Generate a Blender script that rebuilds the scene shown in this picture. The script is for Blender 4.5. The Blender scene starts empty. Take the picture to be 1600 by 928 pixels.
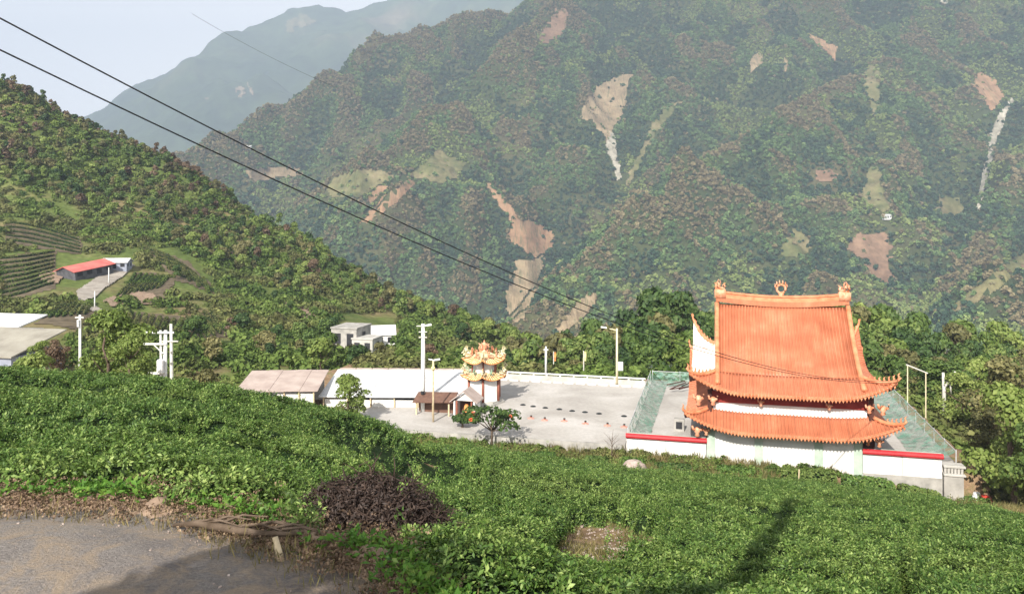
import bpy, bmesh, math, random
import numpy as np
from mathutils import Vector, Matrix
from mathutils.bvhtree import BVHTree

R = math.radians
random.seed(7)
rng = np.random.default_rng(7)
scene = bpy.context.scene
COL = scene.collection

# ------------------------------------------------------------------ camera, sky, sun
F, CXP, HOR, CAMZ = 1256.0, 800.0, 330.0, 22.0
cam_d = bpy.data.cameras.new('camera')
cam_d.sensor_width = 36.0
cam_d.lens = 36.0 * F / 1600.0
cam_d.shift_y = -(464.0 - HOR) / 1600.0
cam_d.clip_start = 0.1
cam_d.clip_end = 60000.0
cam = bpy.data.objects.new('camera', cam_d)
COL.objects.link(cam)
cam.location = (0, 0, CAMZ)
cam.rotation_euler = (R(90), 0, 0)
scene.camera = cam

SUN_AZ, SUN_EL = R(21), R(36)          # light travels towards SUN_AZ right of +Y
world = bpy.data.worlds.new('World')
scene.world = world
world.use_nodes = True
wn = world.node_tree
sky = wn.nodes.new('ShaderNodeTexSky')
sky.sky_type = 'NISHITA'
sky.sun_disc = False
sky.sun_elevation = SUN_EL
sky.sun_rotation = R(180) + SUN_AZ
sky.altitude = 1200
sky.air_density = 1.0
sky.dust_density = 1.0
sky.ozone_density = 1.0
wn.nodes['Background'].inputs[1].default_value = 0.15
hsv = wn.nodes.new('ShaderNodeHueSaturation')       # thin high overcast: paler than a clear sky
hsv.inputs['Saturation'].default_value = 0.0
hsv.inputs['Value'].default_value = 1.3
wn.links.new(sky.outputs[0], hsv.inputs['Color'])
wn.links.new(hsv.outputs[0], wn.nodes['Background'].inputs[0])
sd = bpy.data.lights.new('sun', 'SUN')
sd.energy = 5.0
sd.angle = R(0.45)
sd.color = (1.0, 0.94, 0.85)
sun = bpy.data.objects.new('sun', sd)
COL.objects.link(sun)
ldir = Vector((math.sin(SUN_AZ) * math.cos(SUN_EL), math.cos(SUN_AZ) * math.cos(SUN_EL), -math.sin(SUN_EL)))
sun.rotation_euler = ldir.to_track_quat('-Z', 'Y').to_euler()
sun.location = (-40, -80, 120)
scene.view_settings.view_transform = 'Standard'
scene.view_settings.look = 'None'
scene.view_settings.exposure = 0.5
scene.view_settings.gamma = 1.0
scene.render.engine = 'CYCLES'
scene.cycles.max_bounces = 5
scene.cycles.diffuse_bounces = 2
scene.cycles.glossy_bounces = 2
scene.cycles.transmission_bounces = 3
scene.cycles.transparent_max_bounces = 8
scene.cycles.volume_bounces = 0
HAZE_DENSITY = 1.6e-4

# ------------------------------------------------------------------ small helpers
def P(px, py, d):
    return Vector(((px - CXP) / F * d, d, CAMZ + (HOR - py) / F * d))

def ray(px, py):
    return Vector(((px - CXP) / F, 1.0, (HOR - py) / F))

def project(x, y, z):
    y = np.maximum(y, 0.5)
    return CXP + F * x / y, HOR + F * (CAMZ - z) / y

def hash2(ix, iy, seed):
    h = (ix.astype(np.int64) * 374761393 + iy.astype(np.int64) * 668265263 + seed * 974711) & 0xffffffff
    h = ((h ^ (h >> 13)) * 1274126177) & 0xffffffff
    h = h ^ (h >> 16)
    return (h & 0xffffff) / float(0xffffff)

def vnoise(x, y, seed=0):
    x = np.asarray(x, float); y = np.asarray(y, float)
    ix = np.floor(x); iy = np.floor(y)
    fx = x - ix; fy = y - iy
    fx = fx * fx * (3 - 2 * fx); fy = fy * fy * (3 - 2 * fy)
    a = hash2(ix, iy, seed); b = hash2(ix + 1, iy, seed)
    c = hash2(ix, iy + 1, seed); d = hash2(ix + 1, iy + 1, seed)
    return a + (b - a) * fx + (c - a) * fy + (a - b - c + d) * fx * fy

def fbm(x, y, seed=0, oct=4):
    s = 0; a = 0.5; t = 0
    for o in range(oct):
        s = s + a * vnoise(x * 2 ** o, y * 2 ** o, seed + o * 17); t += a; a *= 0.5
    return s / t

def voronoi(x, y, seed=0):
    ix = np.floor(x); iy = np.floor(y)
    f1 = np.full(x.shape, 9.0); f2 = np.full(x.shape, 9.0); idc = np.zeros(x.shape)
    for dx in (-1, 0, 1):
        for dy in (-1, 0, 1):
            cx = ix + dx; cy = iy + dy
            jx = cx + 0.15 + 0.7 * hash2(cx, cy, seed); jy = cy + 0.15 + 0.7 * hash2(cx, cy, seed + 5)
            d = np.hypot(x - jx, y - jy)
            new1 = d < f1
            f2 = np.where(new1, f1, np.minimum(f2, d))
            idc = np.where(new1, hash2(cx, cy, seed + 9), idc)
            f1 = np.where(new1, d, f1)
    return f1, f2, idc

def inpoly(px, py, poly):
    px = np.asarray(px, float); py = np.asarray(py, float)
    inside = np.zeros(px.shape, bool)
    n = len(poly)
    for i in range(n):
        x1, y1 = poly[i]; x2, y2 = poly[(i + 1) % n]
        c = ((y1 > py) != (y2 > py))
        xs = (x2 - x1) * (py - y1) / ((y2 - y1) if y2 != y1 else 1e-9) + x1
        inside ^= c & (px < xs)
    return inside

def tag(o, label=None, cat=None, group=None, kind=None):
    if label: o['label'] = label
    if cat: o['category'] = cat
    if group: o['group'] = group
    if kind: o['kind'] = kind
    return o

def empty(name, loc, rz=0.0):
    o = bpy.data.objects.new(name, None)
    o.empty_display_size = 0.5
    o.location = loc
    o.rotation_euler = (0, 0, rz)
    COL.objects.link(o)
    return o

def thing(name, label, cat, loc, rz=0.0, group=None):
    return tag(empty(name, loc, rz), label, cat, group)

def link(name, me, parent=None, mats=None):
    o = bpy.data.objects.new(name, me)
    COL.objects.link(o)
    if parent is not None: o.parent = parent
    return o

def np_mesh(name, verts, faces, mat=None, smooth=False):
    """verts (n,3) array, faces (m,k) array with constant k"""
    me = bpy.data.meshes.new(name)
    verts = np.asarray(verts, np.float32); faces = np.asarray(faces, np.int32)
    k = faces.shape[1]
    me.vertices.add(len(verts)); me.vertices.foreach_set('co', verts.ravel())
    me.loops.add(faces.size); me.loops.foreach_set('vertex_index', faces.ravel())
    me.polygons.add(len(faces))
    me.polygons.foreach_set('loop_start', np.arange(0, faces.size, k, dtype=np.int32))
    if smooth: me.polygons.foreach_set('use_smooth', np.ones(len(faces), bool))
    me.update(calc_edges=True)
    me.validate()
    if mat: me.materials.append(mat)
    return me

def grid_faces(nr, nc):
    i = np.arange(nr - 1)[:, None] * nc + np.arange(nc - 1)[None, :]
    i = i.ravel()
    return np.stack([i, i + 1, i + nc + 1, i + nc], 1)

class MB:
    def __init__(s): s.v = []; s.f = []
    def add(s, v, f):
        o = len(s.v); s.v += [tuple(p) for p in v]; s.f += [tuple(i + o for i in q) for q in f]; return s
    def box(s, x0, x1, y0, y1, z0, z1):
        return s.add([(x0, y0, z0), (x1, y0, z0), (x1, y1, z0), (x0, y1, z0), (x0, y0, z1), (x1, y0, z1), (x1, y1, z1), (x0, y1, z1)],
                     [(3, 2, 1, 0), (4, 5, 6, 7), (0, 1, 5, 4), (1, 2, 6, 5), (2, 3, 7, 6), (3, 0, 4, 7)])
    def bbox(s, x0, x1, y0, y1, z0, z1, b=0.03):
        """box with chamfered upper edges"""
        v = [(x0, y0, z0), (x1, y0, z0), (x1, y1, z0), (x0, y1, z0), (x0, y0, z1 - b), (x1, y0, z1 - b), (x1, y1, z1 - b), (x0, y1, z1 - b),
             (x0 + b, y0 + b, z1), (x1 - b, y0 + b, z1), (x1 - b, y1 - b, z1), (x0 + b, y1 - b, z1)]
        f = [(3, 2, 1, 0), (0, 1, 5, 4), (1, 2, 6, 5), (2, 3, 7, 6), (3, 0, 4, 7), (4, 5, 9, 8), (5, 6, 10, 9), (6, 7, 11, 10), (7, 4, 8, 11), (8, 9, 10, 11)]
        return s.add(v, f)
    def tube(s, pts, rad, n=6, cap=True):
        pts = [Vector(p) for p in pts]
        if not hasattr(rad, '__len__'): rad = [rad] * len(pts)
        rings = []
        o = len(s.v)
        for i, p in enumerate(pts):
            t = (pts[min(i + 1, len(pts) - 1)] - pts[max(i - 1, 0)])
            if t.length < 1e-9: t = Vector((0, 0, 1))
            t.normalize()
            a = Vector((0, 0, 1)) if abs(t.z) < 0.9 else Vector((1, 0, 0))
            e1 = t.cross(a).normalized(); e2 = t.cross(e1)
            for k in range(n):
                w = 2 * math.pi * k / n
                q = p + (e1 * math.cos(w) + e2 * math.sin(w)) * rad[i]
                s.v.append(tuple(q))
        for i in range(len(pts) - 1):
            for k in range(n):
                a = o + i * n + k; b = o + i * n + (k + 1) % n
                s.f.append((a, b, b + n, a + n))
        if cap:
            s.f.append(tuple(o + k for k in range(n))[::-1])
            s.f.append(tuple(o + (len(pts) - 1) * n + k for k in range(n)))
        return s
    def lathe(s, prof, cx=0, cy=0, n=12):
        o = len(s.v)
        for r, z in prof:
            for k in range(n):
                w = 2 * math.pi * k / n
                s.v.append((cx + r * math.cos(w), cy + r * math.sin(w), z))
        for i in range(len(prof) - 1):
            for k in range(n):
                a = o + i * n + k; b = o + i * n + (k + 1) % n
                s.f.append((a, b, b + n, a + n))
        s.f.append(tuple(o + (len(prof) - 1) * n + k for k in range(n)))
        return s
    def mesh(s, name, mat, smooth=False):
        me = bpy.data.meshes.new(name)
        me.from_pydata(s.v, [], s.f)
        if smooth:
            me.polygons.foreach_set('use_smooth', np.ones(len(s.f), bool))
        me.update()
        if mat: me.materials.append(mat)
        return me
    def build(s, name, mat, parent=None, smooth=False):
        return link(name, s.mesh(name, mat, smooth), parent)

def copy_tree(o, parent=None):
    c = o.copy(); COL.objects.link(c)
    if parent is not None: c.parent = parent
    for ch in list(o.children): copy_tree(ch, c)
    return c

# ------------------------------------------------------------------ materials
class NT:
    def __init__(s, name):
        s.m = bpy.data.materials.new(name); s.m.use_nodes = True
        s.t = s.m.node_tree; s.b = s.t.nodes['Principled BSDF']; s.out = s.t.nodes['Material Output']
    def n(s, typ, **kw):
        nd = s.t.nodes.new(typ)
        for k, v in kw.items(): setattr(nd, k, v)
        return nd
    def l(s, a, b): s.t.links.new(a, b)
    def noise(s, scale, detail=4, vec=None, rough=0.6, dist=0.0):
        nd = s.n('ShaderNodeTexNoise'); nd.inputs['Scale'].default_value = scale
        nd.inputs['Detail'].default_value = detail; nd.inputs['Roughness'].default_value = rough
        nd.inputs['Distortion'].default_value = dist
        if vec is not None: s.l(vec, nd.inputs['Vector'])
        return nd.outputs['Fac']
    def pos(s): return s.n('ShaderNodeNewGeometry').outputs['Position']
    def obj(s): return s.n('ShaderNodeTexCoord').outputs['Object']
    def ramp(s, fac, stops):
        nd = s.n('ShaderNodeValToRGB'); e = nd.color_ramp.elements
        while len(e) < len(stops): e.new(0.5)
        for i, (p, c) in enumerate(stops):
            e[i].position = p; e[i].color = (c[0], c[1], c[2], 1) if hasattr(c, '__len__') else (c, c, c, 1)
        s.l(fac, nd.inputs[0]); return nd.outputs[0]
    def mix(s, fac, a, b, blend='MIX'):
        nd = s.n('ShaderNodeMix', data_type='RGBA', blend_type=blend)
        for sock, val in ((nd.inputs[0], fac), (nd.inputs[6], a), (nd.inputs[7], b)):
            if hasattr(val, 'is_output'): s.l(val, sock)
            elif hasattr(val, '__len__'): sock.default_value = (val[0], val[1], val[2], 1)
            else: sock.default_value = val
        return nd.outputs[2]
    def math(s, op, a, b=None):
        nd = s.n('ShaderNodeMath', operation=op)
        for sock, val in ((nd.inputs[0], a), (nd.inputs[1], b)):
            if val is None: continue
            if hasattr(val, 'is_output'): s.l(val, sock)
            else: sock.default_value = val
        return nd.outputs[0]
    def bump(s, h, strength=0.3, dist=0.05):
        nd = s.n('ShaderNodeBump'); nd.inputs['Strength'].default_value = strength; nd.inputs['Distance'].default_value = dist
        s.l(h, nd.inputs['Height']); s.l(nd.outputs[0], s.b.inputs['Normal'])
    def base(s, c, rough=0.8, spec=0.3, metal=0.0):
        if hasattr(c, 'is_output'): s.l(c, s.b.inputs['Base Color'])
        else: s.b.inputs['Base Color'].default_value = (c[0], c[1], c[2], 1)
        s.b.inputs['Roughness'].default_value = rough
        s.b.inputs['Specular IOR Level'].default_value = spec
        s.b.inputs['Metallic'].default_value = metal
        return s.m

def surf(name, c1, c2, scale=2.0, rough=0.8, spec=0.3, detail=5, lo=0.35, hi=0.65, bump=0.0, metal=0.0, world=True):
    t = NT(name)
    vec = t.pos() if world else t.obj()
    f = t.noise(scale, detail, vec)
    m = t.base(t.ramp(f, [(lo, c1), (hi, c2)]), rough, spec, metal)
    if bump: t.bump(f, bump, 0.05)
    return m

def leafmat(name, stops, patch=0.05, patch_cols=None, trans=0.25, rough=0.6, spec=0.25, patch_amt=0.6):
    """leaf colour: per leaf and per tree random, with real patches of kind"""
    t = NT(name)
    isl = t.n('ShaderNodeNewGeometry').outputs['Random Per Island']
    ob = t.n('ShaderNodeObjectInfo').outputs['Random']
    f = t.math('ADD', t.math('MULTIPLY', isl, 0.5), t.math('MULTIPLY', ob, 0.5))
    c = t.ramp(f, stops)
    if patch_cols:
        nz = t.noise(patch, 3, t.pos())
        pc = t.ramp(nz, patch_cols)
        c = t.mix(patch_amt, c, pc)
        c = t.mix(0.7, c, t.ramp(f, [(0.1, 0.55), (0.9, 1.35)]), 'MULTIPLY')
    m = t.base(c, rough, spec)
    tr = t.n('ShaderNodeBsdfTranslucent'); t.l(c, tr.inputs[0])
    mx = t.n('ShaderNodeMixShader'); mx.inputs[0].default_value = trans
    t.l(t.b.outputs[0], mx.inputs[1]); t.l(tr.outputs[0], mx.inputs[2]); t.l(mx.outputs[0], t.out.inputs[0])
    return m

M = {}
M['tea'] = leafmat('tea_leaf', [(0.12, (0.015, 0.044, 0.009)), (0.36, (0.060, 0.132, 0.024)), (0.62, (0.14, 0.225, 0.048)), (0.88, (0.33, 0.40, 0.13))],
                   0.16, [(0.3, (0.042, 0.102, 0.02)), (0.5, (0.095, 0.175, 0.032)), (0.72, (0.185, 0.245, 0.058))], 0.22, 0.5, 0.3, 0.4)
M['weed'] = leafmat('weed_leaf', [(0.1, (0.05, 0.13, 0.018)), (0.6, (0.12, 0.25, 0.035)), (0.95, (0.24, 0.33, 0.07))], trans=0.3)
M['drygrass'] = leafmat('dry_grass_blade', [(0.1, (0.08, 0.08, 0.025)), (0.5, (0.18, 0.16, 0.06)), (0.9, (0.32, 0.27, 0.13))],
                        0.25, [(0.35, (0.07, 0.10, 0.03)), (0.6, (0.22, 0.17, 0.08))], 0.2, 0.8, 0.1, 0.5)
M['tree_dark'] = leafmat('dark_evergreen_leaf', [(0.1, (0.017, 0.040, 0.012)), (0.6, (0.050, 0.094, 0.024)), (0.95, (0.108, 0.150, 0.042))], trans=0.15)
M['tree_mid'] = leafmat('mid_green_leaf', [(0.1, (0.035, 0.072, 0.017)), (0.6, (0.100, 0.156, 0.035)), (0.95, (0.201, 0.252, 0.071))], trans=0.2)
M['tree_light'] = leafmat('light_green_leaf', [(0.1, (0.075, 0.125, 0.022)), (0.6, (0.18, 0.24, 0.055)), (0.95, (0.31, 0.36, 0.11))], trans=0.28)
M['tree_olive'] = leafmat('olive_leaf', [(0.1, (0.057, 0.063, 0.023)), (0.6, (0.144, 0.138, 0.052)), (0.95, (0.253, 0.230, 0.098))], trans=0.2)
M['tree_rust'] = leafmat('rust_brown_leaf', [(0.1, (0.06, 0.042, 0.026)), (0.6, (0.15, 0.10, 0.062)), (0.95, (0.24, 0.17, 0.11))], trans=0.2)
M['forest'] = leafmat('mountain_forest_leaf', [(0.1, (0.014, 0.032, 0.014)), (0.55, (0.05, 0.08, 0.028)), (0.95, (0.14, 0.15, 0.055))],
                      0.007, [(0.32, (0.022, 0.05, 0.02)), (0.44, (0.045, 0.08, 0.024)), (0.52, (0.12, 0.095, 0.05)), (0.58, (0.06, 0.09, 0.028)), (0.70, (0.11, 0.14, 0.04))], 0.12, 0.8, 0.1, 0.6)
M['hillshrub'] = leafmat('hill_shrub_leaf', [(0.1, (0.035, 0.07, 0.018)), (0.6, (0.115, 0.165, 0.038)), (0.95, (0.22, 0.26, 0.08))],
                         0.035, [(0.34, (0.04, 0.085, 0.02)), (0.48, (0.12, 0.18, 0.04)), (0.58, (0.16, 0.125, 0.065)), (0.7, (0.11, 0.16, 0.04))], 0.2, 0.8, 0.1, 0.55)
M['bark'] = surf('bark', (0.07, 0.05, 0.035), (0.16, 0.12, 0.09), 6.0, 0.95, 0.1)
M['deadtwig'] = leafmat('dead_twig', [(0.1, (0.02, 0.015, 0.013)), (0.6, (0.055, 0.038, 0.032)), (0.95, (0.13, 0.09, 0.065))], trans=0.05)
M['litter'] = leafmat('leaf_litter', [(0.1, (0.07, 0.045, 0.03)), (0.6, (0.19, 0.125, 0.08)), (0.95, (0.34, 0.25, 0.16))], trans=0.05)
M['shade_wall'] = surf('painted_shade_wall', (0.05, 0.05, 0.055), (0.10, 0.10, 0.11), 1.0, .9)  # shaded side of the red roofed house, put into the wall colour
M['brushtwig'] = surf('dark_brush_twig', (0.025, 0.018, 0.016), (0.075, 0.052, 0.042), 9.0, .95, .1)
M['green_glaze'] = surf('green_glaze', (0.16, 0.32, 0.20), (0.40, 0.50, 0.36), 3.0, .5)
M['flower'] = surf('red_flower', (0.5, 0.07, 0.02), (0.7, 0.16, 0.05), 5.0, 0.6)
M['concrete'] = surf('concrete', (0.36, 0.35, 0.32), (0.50, 0.48, 0.45), 0.6, 0.9, 0.2, 6)
M['white_wall'] = surf('white_wall', (0.58, 0.57, 0.545), (0.72, 0.71, 0.69), 0.7, 0.85, 0.2, 6, 0.3, 0.6)
M['white_sheet'] = surf('white_sheet_roof', (0.50, 0.50, 0.51), (0.66, 0.66, 0.66), 0.5, 0.6, 0.3, 6, 0.3, 0.6)
M['glare_tile'] = surf('glare_painted_tile', (0.62, 0.30, 0.17), (0.82, 0.74, 0.66), 0.5, 0.55, 0.3, 6, 0.28, 0.46)  # sun glare on the left roof slope, put into the tile colour
M['pilaster'] = surf('pale_green_pilaster', (0.34, 0.43, 0.35), (0.46, 0.53, 0.46), 1.0, 0.8)
def mk_tile():
    t = NT('orange_roof_tile')
    p = t.obj(); isl = t.n('ShaderNodeNewGeometry').outputs['Random Per Island']
    mp = t.n('ShaderNodeMapping'); mp.inputs['Scale'].default_value = (2.2, 0.25, 0.25); t.l(p, mp.inputs[0])
    a = t.noise(0.5, 6, p); b = t.noise(1.0, 6, mp.outputs[0], 0.7); c_ = t.noise(9.0, 4, p, 0.7)
    c = t.ramp(a, [(0.3, (0.407, 0.128, 0.062)), (0.55, (0.503, 0.177, 0.091)), (0.75, (0.578, 0.241, 0.139))])
    c = t.mix(0.8, c, t.ramp(b, [(0.3, 0.78), (0.6, 1.05)]), 'MULTIPLY')
    c = t.mix(0.6, c, t.ramp(isl, [(0.0, 0.82), (1.0, 1.12)]), 'MULTIPLY')
    c = t.mix(0.5, c, t.ramp(c_, [(0.35, 0.75), (0.65, 1.15)]), 'MULTIPLY')
    return t.base(c, 0.45, 0.35)
M['tile'] = mk_tile()
M['tile_trim'] = surf('orange_ridge_glaze', (0.50, 0.15, 0.065), (0.66, 0.29, 0.15), 1.2, 0.5, 0.35, 6)
M['ornament'] = surf('peach_ornament_glaze', (0.56, 0.18, 0.08), (0.74, 0.42, 0.27), 2.5, 0.5, 0.35, 6)
M['red_beam'] = surf('red_beam', (0.20, 0.022, 0.018), (0.30, 0.04, 0.03), 1.5, 0.6)
M['red_cap'] = surf('red_cap_paint', (0.42, 0.018, 0.025), (0.52, 0.035, 0.04), 1.5, 0.5)
M['dark_hall'] = surf('dark_red_timber', (0.045, 0.016, 0.012), (0.085, 0.03, 0.02), 1.5, 0.7)
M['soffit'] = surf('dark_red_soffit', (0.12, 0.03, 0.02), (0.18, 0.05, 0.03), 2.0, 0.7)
M['yellow_orn'] = surf('pale_yellow_glaze', (0.56, 0.46, 0.22), (0.74, 0.70, 0.52), 3.0, 0.5, 0.4)
M['yellow_tile'] = surf('yellow_orange_tile', (0.52, 0.17, 0.05), (0.68, 0.36, 0.13), 1.5, 0.5, 0.4)
M['red_column'] = surf('red_brown_column', (0.22, 0.07, 0.045), (0.30, 0.11, 0.07), 2.0, 0.6)
M['net'] = None
M['grey_concrete'] = surf('weathered_grey_concrete', (0.26, 0.25, 0.23), (0.42, 0.40, 0.37), 0.9, 0.95, 0.1, 7)
M['brown_roof'] = surf('faded_brown_roof', (0.34, 0.27, 0.24), (0.46, 0.38, 0.34), 0.6, 0.85, 0.15, 6)
M['red_roof'] = surf('faded_red_sheet_roof', (0.45, 0.10, 0.09), (0.56, 0.17, 0.14), 0.4, 0.7)
M['beige_roof'] = surf('beige_sheet_roof', (0.22, 0.20, 0.165), (0.33, 0.31, 0.26), 0.3, 0.8)
M['blue_wall'] = surf('blue_grey_wall', (0.22, 0.24, 0.30), (0.30, 0.32, 0.38), 0.6, 0.8)
M['dark_open'] = surf('dark_opening', (0.02, 0.02, 0.022), (0.04, 0.04, 0.045), 1.0, 0.9)
M['pole_white'] = surf('whitewashed_pole', (0.62, 0.62, 0.60), (0.76, 0.76, 0.74), 1.5, 0.7)
M['pole_conc'] = surf('pale_concrete_pole', (0.48, 0.46, 0.42), (0.60, 0.58, 0.54), 1.5, 0.9)
M['pole_yellow'] = surf('pale_yellow_pole', (0.60, 0.52, 0.34), (0.70, 0.62, 0.44), 1.5, 0.7)
M['steel'] = surf('galvanised_steel', (0.42, 0.43, 0.44), (0.56, 0.57, 0.58), 3.0, 0.5, 0.5)
M['cable'] = surf('black_cable', (0.015, 0.016, 0.02), (0.025, 0.026, 0.03), 2.0, 0.7)
M['black'] = surf('black_rubber', (0.015, 0.02, 0.02), (0.03, 0.035, 0.035), 4.0, 0.7)
M['orange_cloth'] = surf('orange_cloth', (0.62, 0.22, 0.06), (0.72, 0.30, 0.10), 3.0, 0.8)
M['yellow_cloth'] = surf('yellow_cloth', (0.66, 0.60, 0.24), (0.76, 0.70, 0.34), 3.0, 0.8)
M['pink_base'] = surf('faded_red_base', (0.58, 0.22, 0.17), (0.68, 0.36, 0.29), 3.0, 0.8)
M['red_plastic'] = surf('red_plastic', (0.42, 0.035, 0.025), (0.50, 0.06, 0.04), 3.0, 0.4)
M['white_plastic'] = surf('white_plastic', (0.7, 0.7, 0.7), (0.8, 0.8, 0.8), 3.0, 0.4)
M['rock'] = surf('boulder_rock', (0.26, 0.20, 0.17), (0.44, 0.37, 0.33), 2.5, 0.95, 0.1, 8, bump=0.6)
M['wood'] = surf('pale_wood', (0.46, 0.36, 0.22), (0.60, 0.50, 0.34), 3.0, 0.9)
M['brown_wall'] = surf('brown_red_boards', (0.11, 0.06, 0.045), (0.18, 0.10, 0.07), 2.0, 0.8)

def mk_net():
    t = NT('green_shade_net')
    f = t.noise(0.8, 6, t.pos())
    c = t.ramp(f, [(0.3, (0.09, 0.235, 0.165)), (0.5, (0.18, 0.31, 0.24)), (0.68, (0.36, 0.42, 0.375))])
    t.base(c, 0.9, 0.1)
    tr = t.n('ShaderNodeBsdfTransparent')
    mx = t.n('ShaderNodeMixShader')
    a = t.ramp(t.noise(1.7, 6, t.pos()), [(0.38, 0.15), (0.56, 0.75)])
    t.l(a, mx.inputs[0]); t.l(t.b.outputs[0], mx.inputs[1]); t.l(tr.outputs[0], mx.inputs[2]); t.l(mx.outputs[0], t.out.inputs[0])
    return t.m
M['net'] = mk_net()

def mk_ground():
    t = NT('near_ground_soil')
    p = t.pos()
    a = t.noise(0.35, 6, p); b = t.noise(6.0, 6, p)
    c = t.ramp(a, [(0.3, (0.16, 0.105, 0.06)), (0.5, (0.28, 0.19, 0.115)), (0.62, (0.13, 0.14, 0.05)), (0.75, (0.085, 0.11, 0.035))])
    c = t.mix(0.8, c, t.ramp(b, [(0.3, 0.6), (0.7, 1.3)]), 'MULTIPLY')
    t.base(c, 0.95, 0.1); t.bump(b, 0.6, 0.05)
    return t.m
M['ground'] = mk_ground()

def mk_road():
    t = NT('dusty_road')
    p = t.pos()
    a = t.noise(0.7, 6, p); b = t.noise(45.0, 5, p, 0.75); g = t.noise(3.5, 6, p, 0.7, 0.8)
    c = t.ramp(a, [(0.3, (0.15, 0.13, 0.125)), (0.6, (0.26, 0.235, 0.215))])
    c = t.mix(0.8, c, t.ramp(b, [(0.3, 0.5), (0.7, 1.4)]), 'MULTIPLY')
    c = t.mix(t.ramp(g, [(0.44, 0.0), (0.62, 0.9)]), c, t.mix(b, (0.20, 0.15, 0.11), (0.42, 0.34, 0.25)))
    t.base(c, 0.95, 0.15); t.bump(b, 0.9, 0.03)
    return t.m
M['road'] = mk_road()
M['soil'] = surf('reddish_bare_soil', (0.17, 0.115, 0.085), (0.33, 0.245, 0.18), 1.6, 0.95, 0.1, 8, 0.3, 0.7, bump=0.6)

def mk_plaza():
    t = NT('plaza_concrete')
    p = t.pos()
    a = t.noise(0.14, 6, p, 0.6, 0.6); b = t.noise(2.5, 7, p)
    c = t.ramp(a, [(0.3, (0.32, 0.295, 0.27)), (0.5, (0.42, 0.395, 0.365)), (0.7, (0.51, 0.485, 0.46))])
    c = t.mix(0.6, c, t.ramp(b, [(0.3, 0.8), (0.7, 1.12)]), 'MULTIPLY')
    t.base(c, 0.9, 0.2)
    return t.m
M['plaza'] = mk_plaza()

def mk_scar(name, cols):
    t = NT(name)
    p = t.pos(); mp = t.n('ShaderNodeMapping'); mp.inputs['Scale'].default_value = (0.22, 0.03, 0.03); t.l(p, mp.inputs[0])
    a = t.noise(1.0, 6, mp.outputs[0], 0.65, 0.8); b = t.noise(0.035, 6, p, 0.7)
    c = t.ramp(a, cols)
    c = t.mix(0.9, c, t.ramp(b, [(0.3, 0.55), (0.7, 1.3)]), 'MULTIPLY')
    t.base(c, 0.95, 0.05)
    return t.m

def mk_slope(name, sc, cols, bs):
    t = NT(name)
    p = t.pos()
    a = t.noise(sc, 6, p); b = t.noise(bs, 6, p, 0.7)
    c = t.ramp(a, cols)
    c = t.mix(0.85, c, t.ramp(b, [(0.3, 0.5), (0.7, 1.4)]), 'MULTIPLY')
    t.base(c, 0.95, 0.05)
    return t.m
M['hill'] = mk_slope('hill_ground', 0.02, [(0.3, (0.055, 0.085, 0.025)), (0.5, (0.11, 0.14, 0.04)), (0.62, (0.20, 0.15, 0.085))], 0.5)
M['mountain'] = mk_slope('mountain_ground', 0.004, [(0.3, (0.03, 0.045, 0.02)), (0.5, (0.055, 0.07, 0.028)), (0.66, (0.10, 0.09, 0.045))], 0.25)
M['distant'] = mk_slope('distant_mountain_ground', 0.0012, [(0.3, (0.035, 0.06, 0.03)), (0.55, (0.07, 0.10, 0.04)), (0.7, (0.16, 0.14, 0.08))], 0.012)
M['scar'] = mk_scar('landslide_earth', [(0.35, (0.19, 0.14, 0.085)), (0.5, (0.33, 0.25, 0.155)), (0.62, (0.17, 0.15, 0.085))])
M['scar_red'] = mk_scar('red_landslide_earth', [(0.35, (0.25, 0.145, 0.085)), (0.5, (0.34, 0.21, 0.125)), (0.62, (0.18, 0.145, 0.08))])
M['scar_pale'] = mk_slope('pale_gully_gravel', 0.03, [(0.3, (0.24, 0.22, 0.17)), (0.6, (0.40, 0.37, 0.30))], 0.12)
M['meadow'] = mk_slope('cleared_field_grass', 0.02, [(0.35, (0.10, 0.115, 0.045)), (0.5, (0.165, 0.155, 0.07)), (0.62, (0.21, 0.175, 0.095))], 0.1)
M['fieldsoil'] = mk_slope('ploughed_field_soil', 0.02, [(0.3, (0.16, 0.10, 0.065)), (0.6, (0.24, 0.155, 0.10))], 0.1)
M['track'] = surf('pale_concrete_track', (0.25, 0.22, 0.19), (0.35, 0.32, 0.28), 0.4, 0.95, 0.1)
M['hedge'] = M['tea']

# ------------------------------------------------------------------ leaf and tree meshes
def leaf_quads(pos, nrm, up, length, width, fold=0.25):
    """diamond leaves, folded along the midrib: pos/nrm/up (n,3); returns verts, tri faces"""
    n = len(pos)
    nrm = nrm / np.maximum(np.linalg.norm(nrm, axis=1, keepdims=True), 1e-6)
    t = up - nrm * np.sum(up * nrm, axis=1, keepdims=True)
    t /= np.maximum(np.linalg.norm(t, axis=1, keepdims=True), 1e-6)
    s = np.cross(nrm, t)
    L = np.asarray(length).reshape(-1, 1) * np.ones((n, 1)); W = np.asarray(width).reshape(-1, 1) * np.ones((n, 1))
    a = pos - t * L * 0.5; b = pos + s * W * 0.5 + nrm * W * fold; c = pos + t * L * 0.5; d = pos - s * W * 0.5 + nrm * W * fold
    v = np.stack([a, b, c, d], 1).reshape(-1, 3)
    i = np.arange(n)[:, None] * 4
    f = np.concatenate([i + np.array([[0, 1, 2]]), i + np.array([[0, 2, 3]])], 0)
    return v, f

def rand_dirs(n, r):
    d = r.normal(size=(n, 3)); return d / np.linalg.norm(d, axis=1, keepdims=True)

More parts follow.
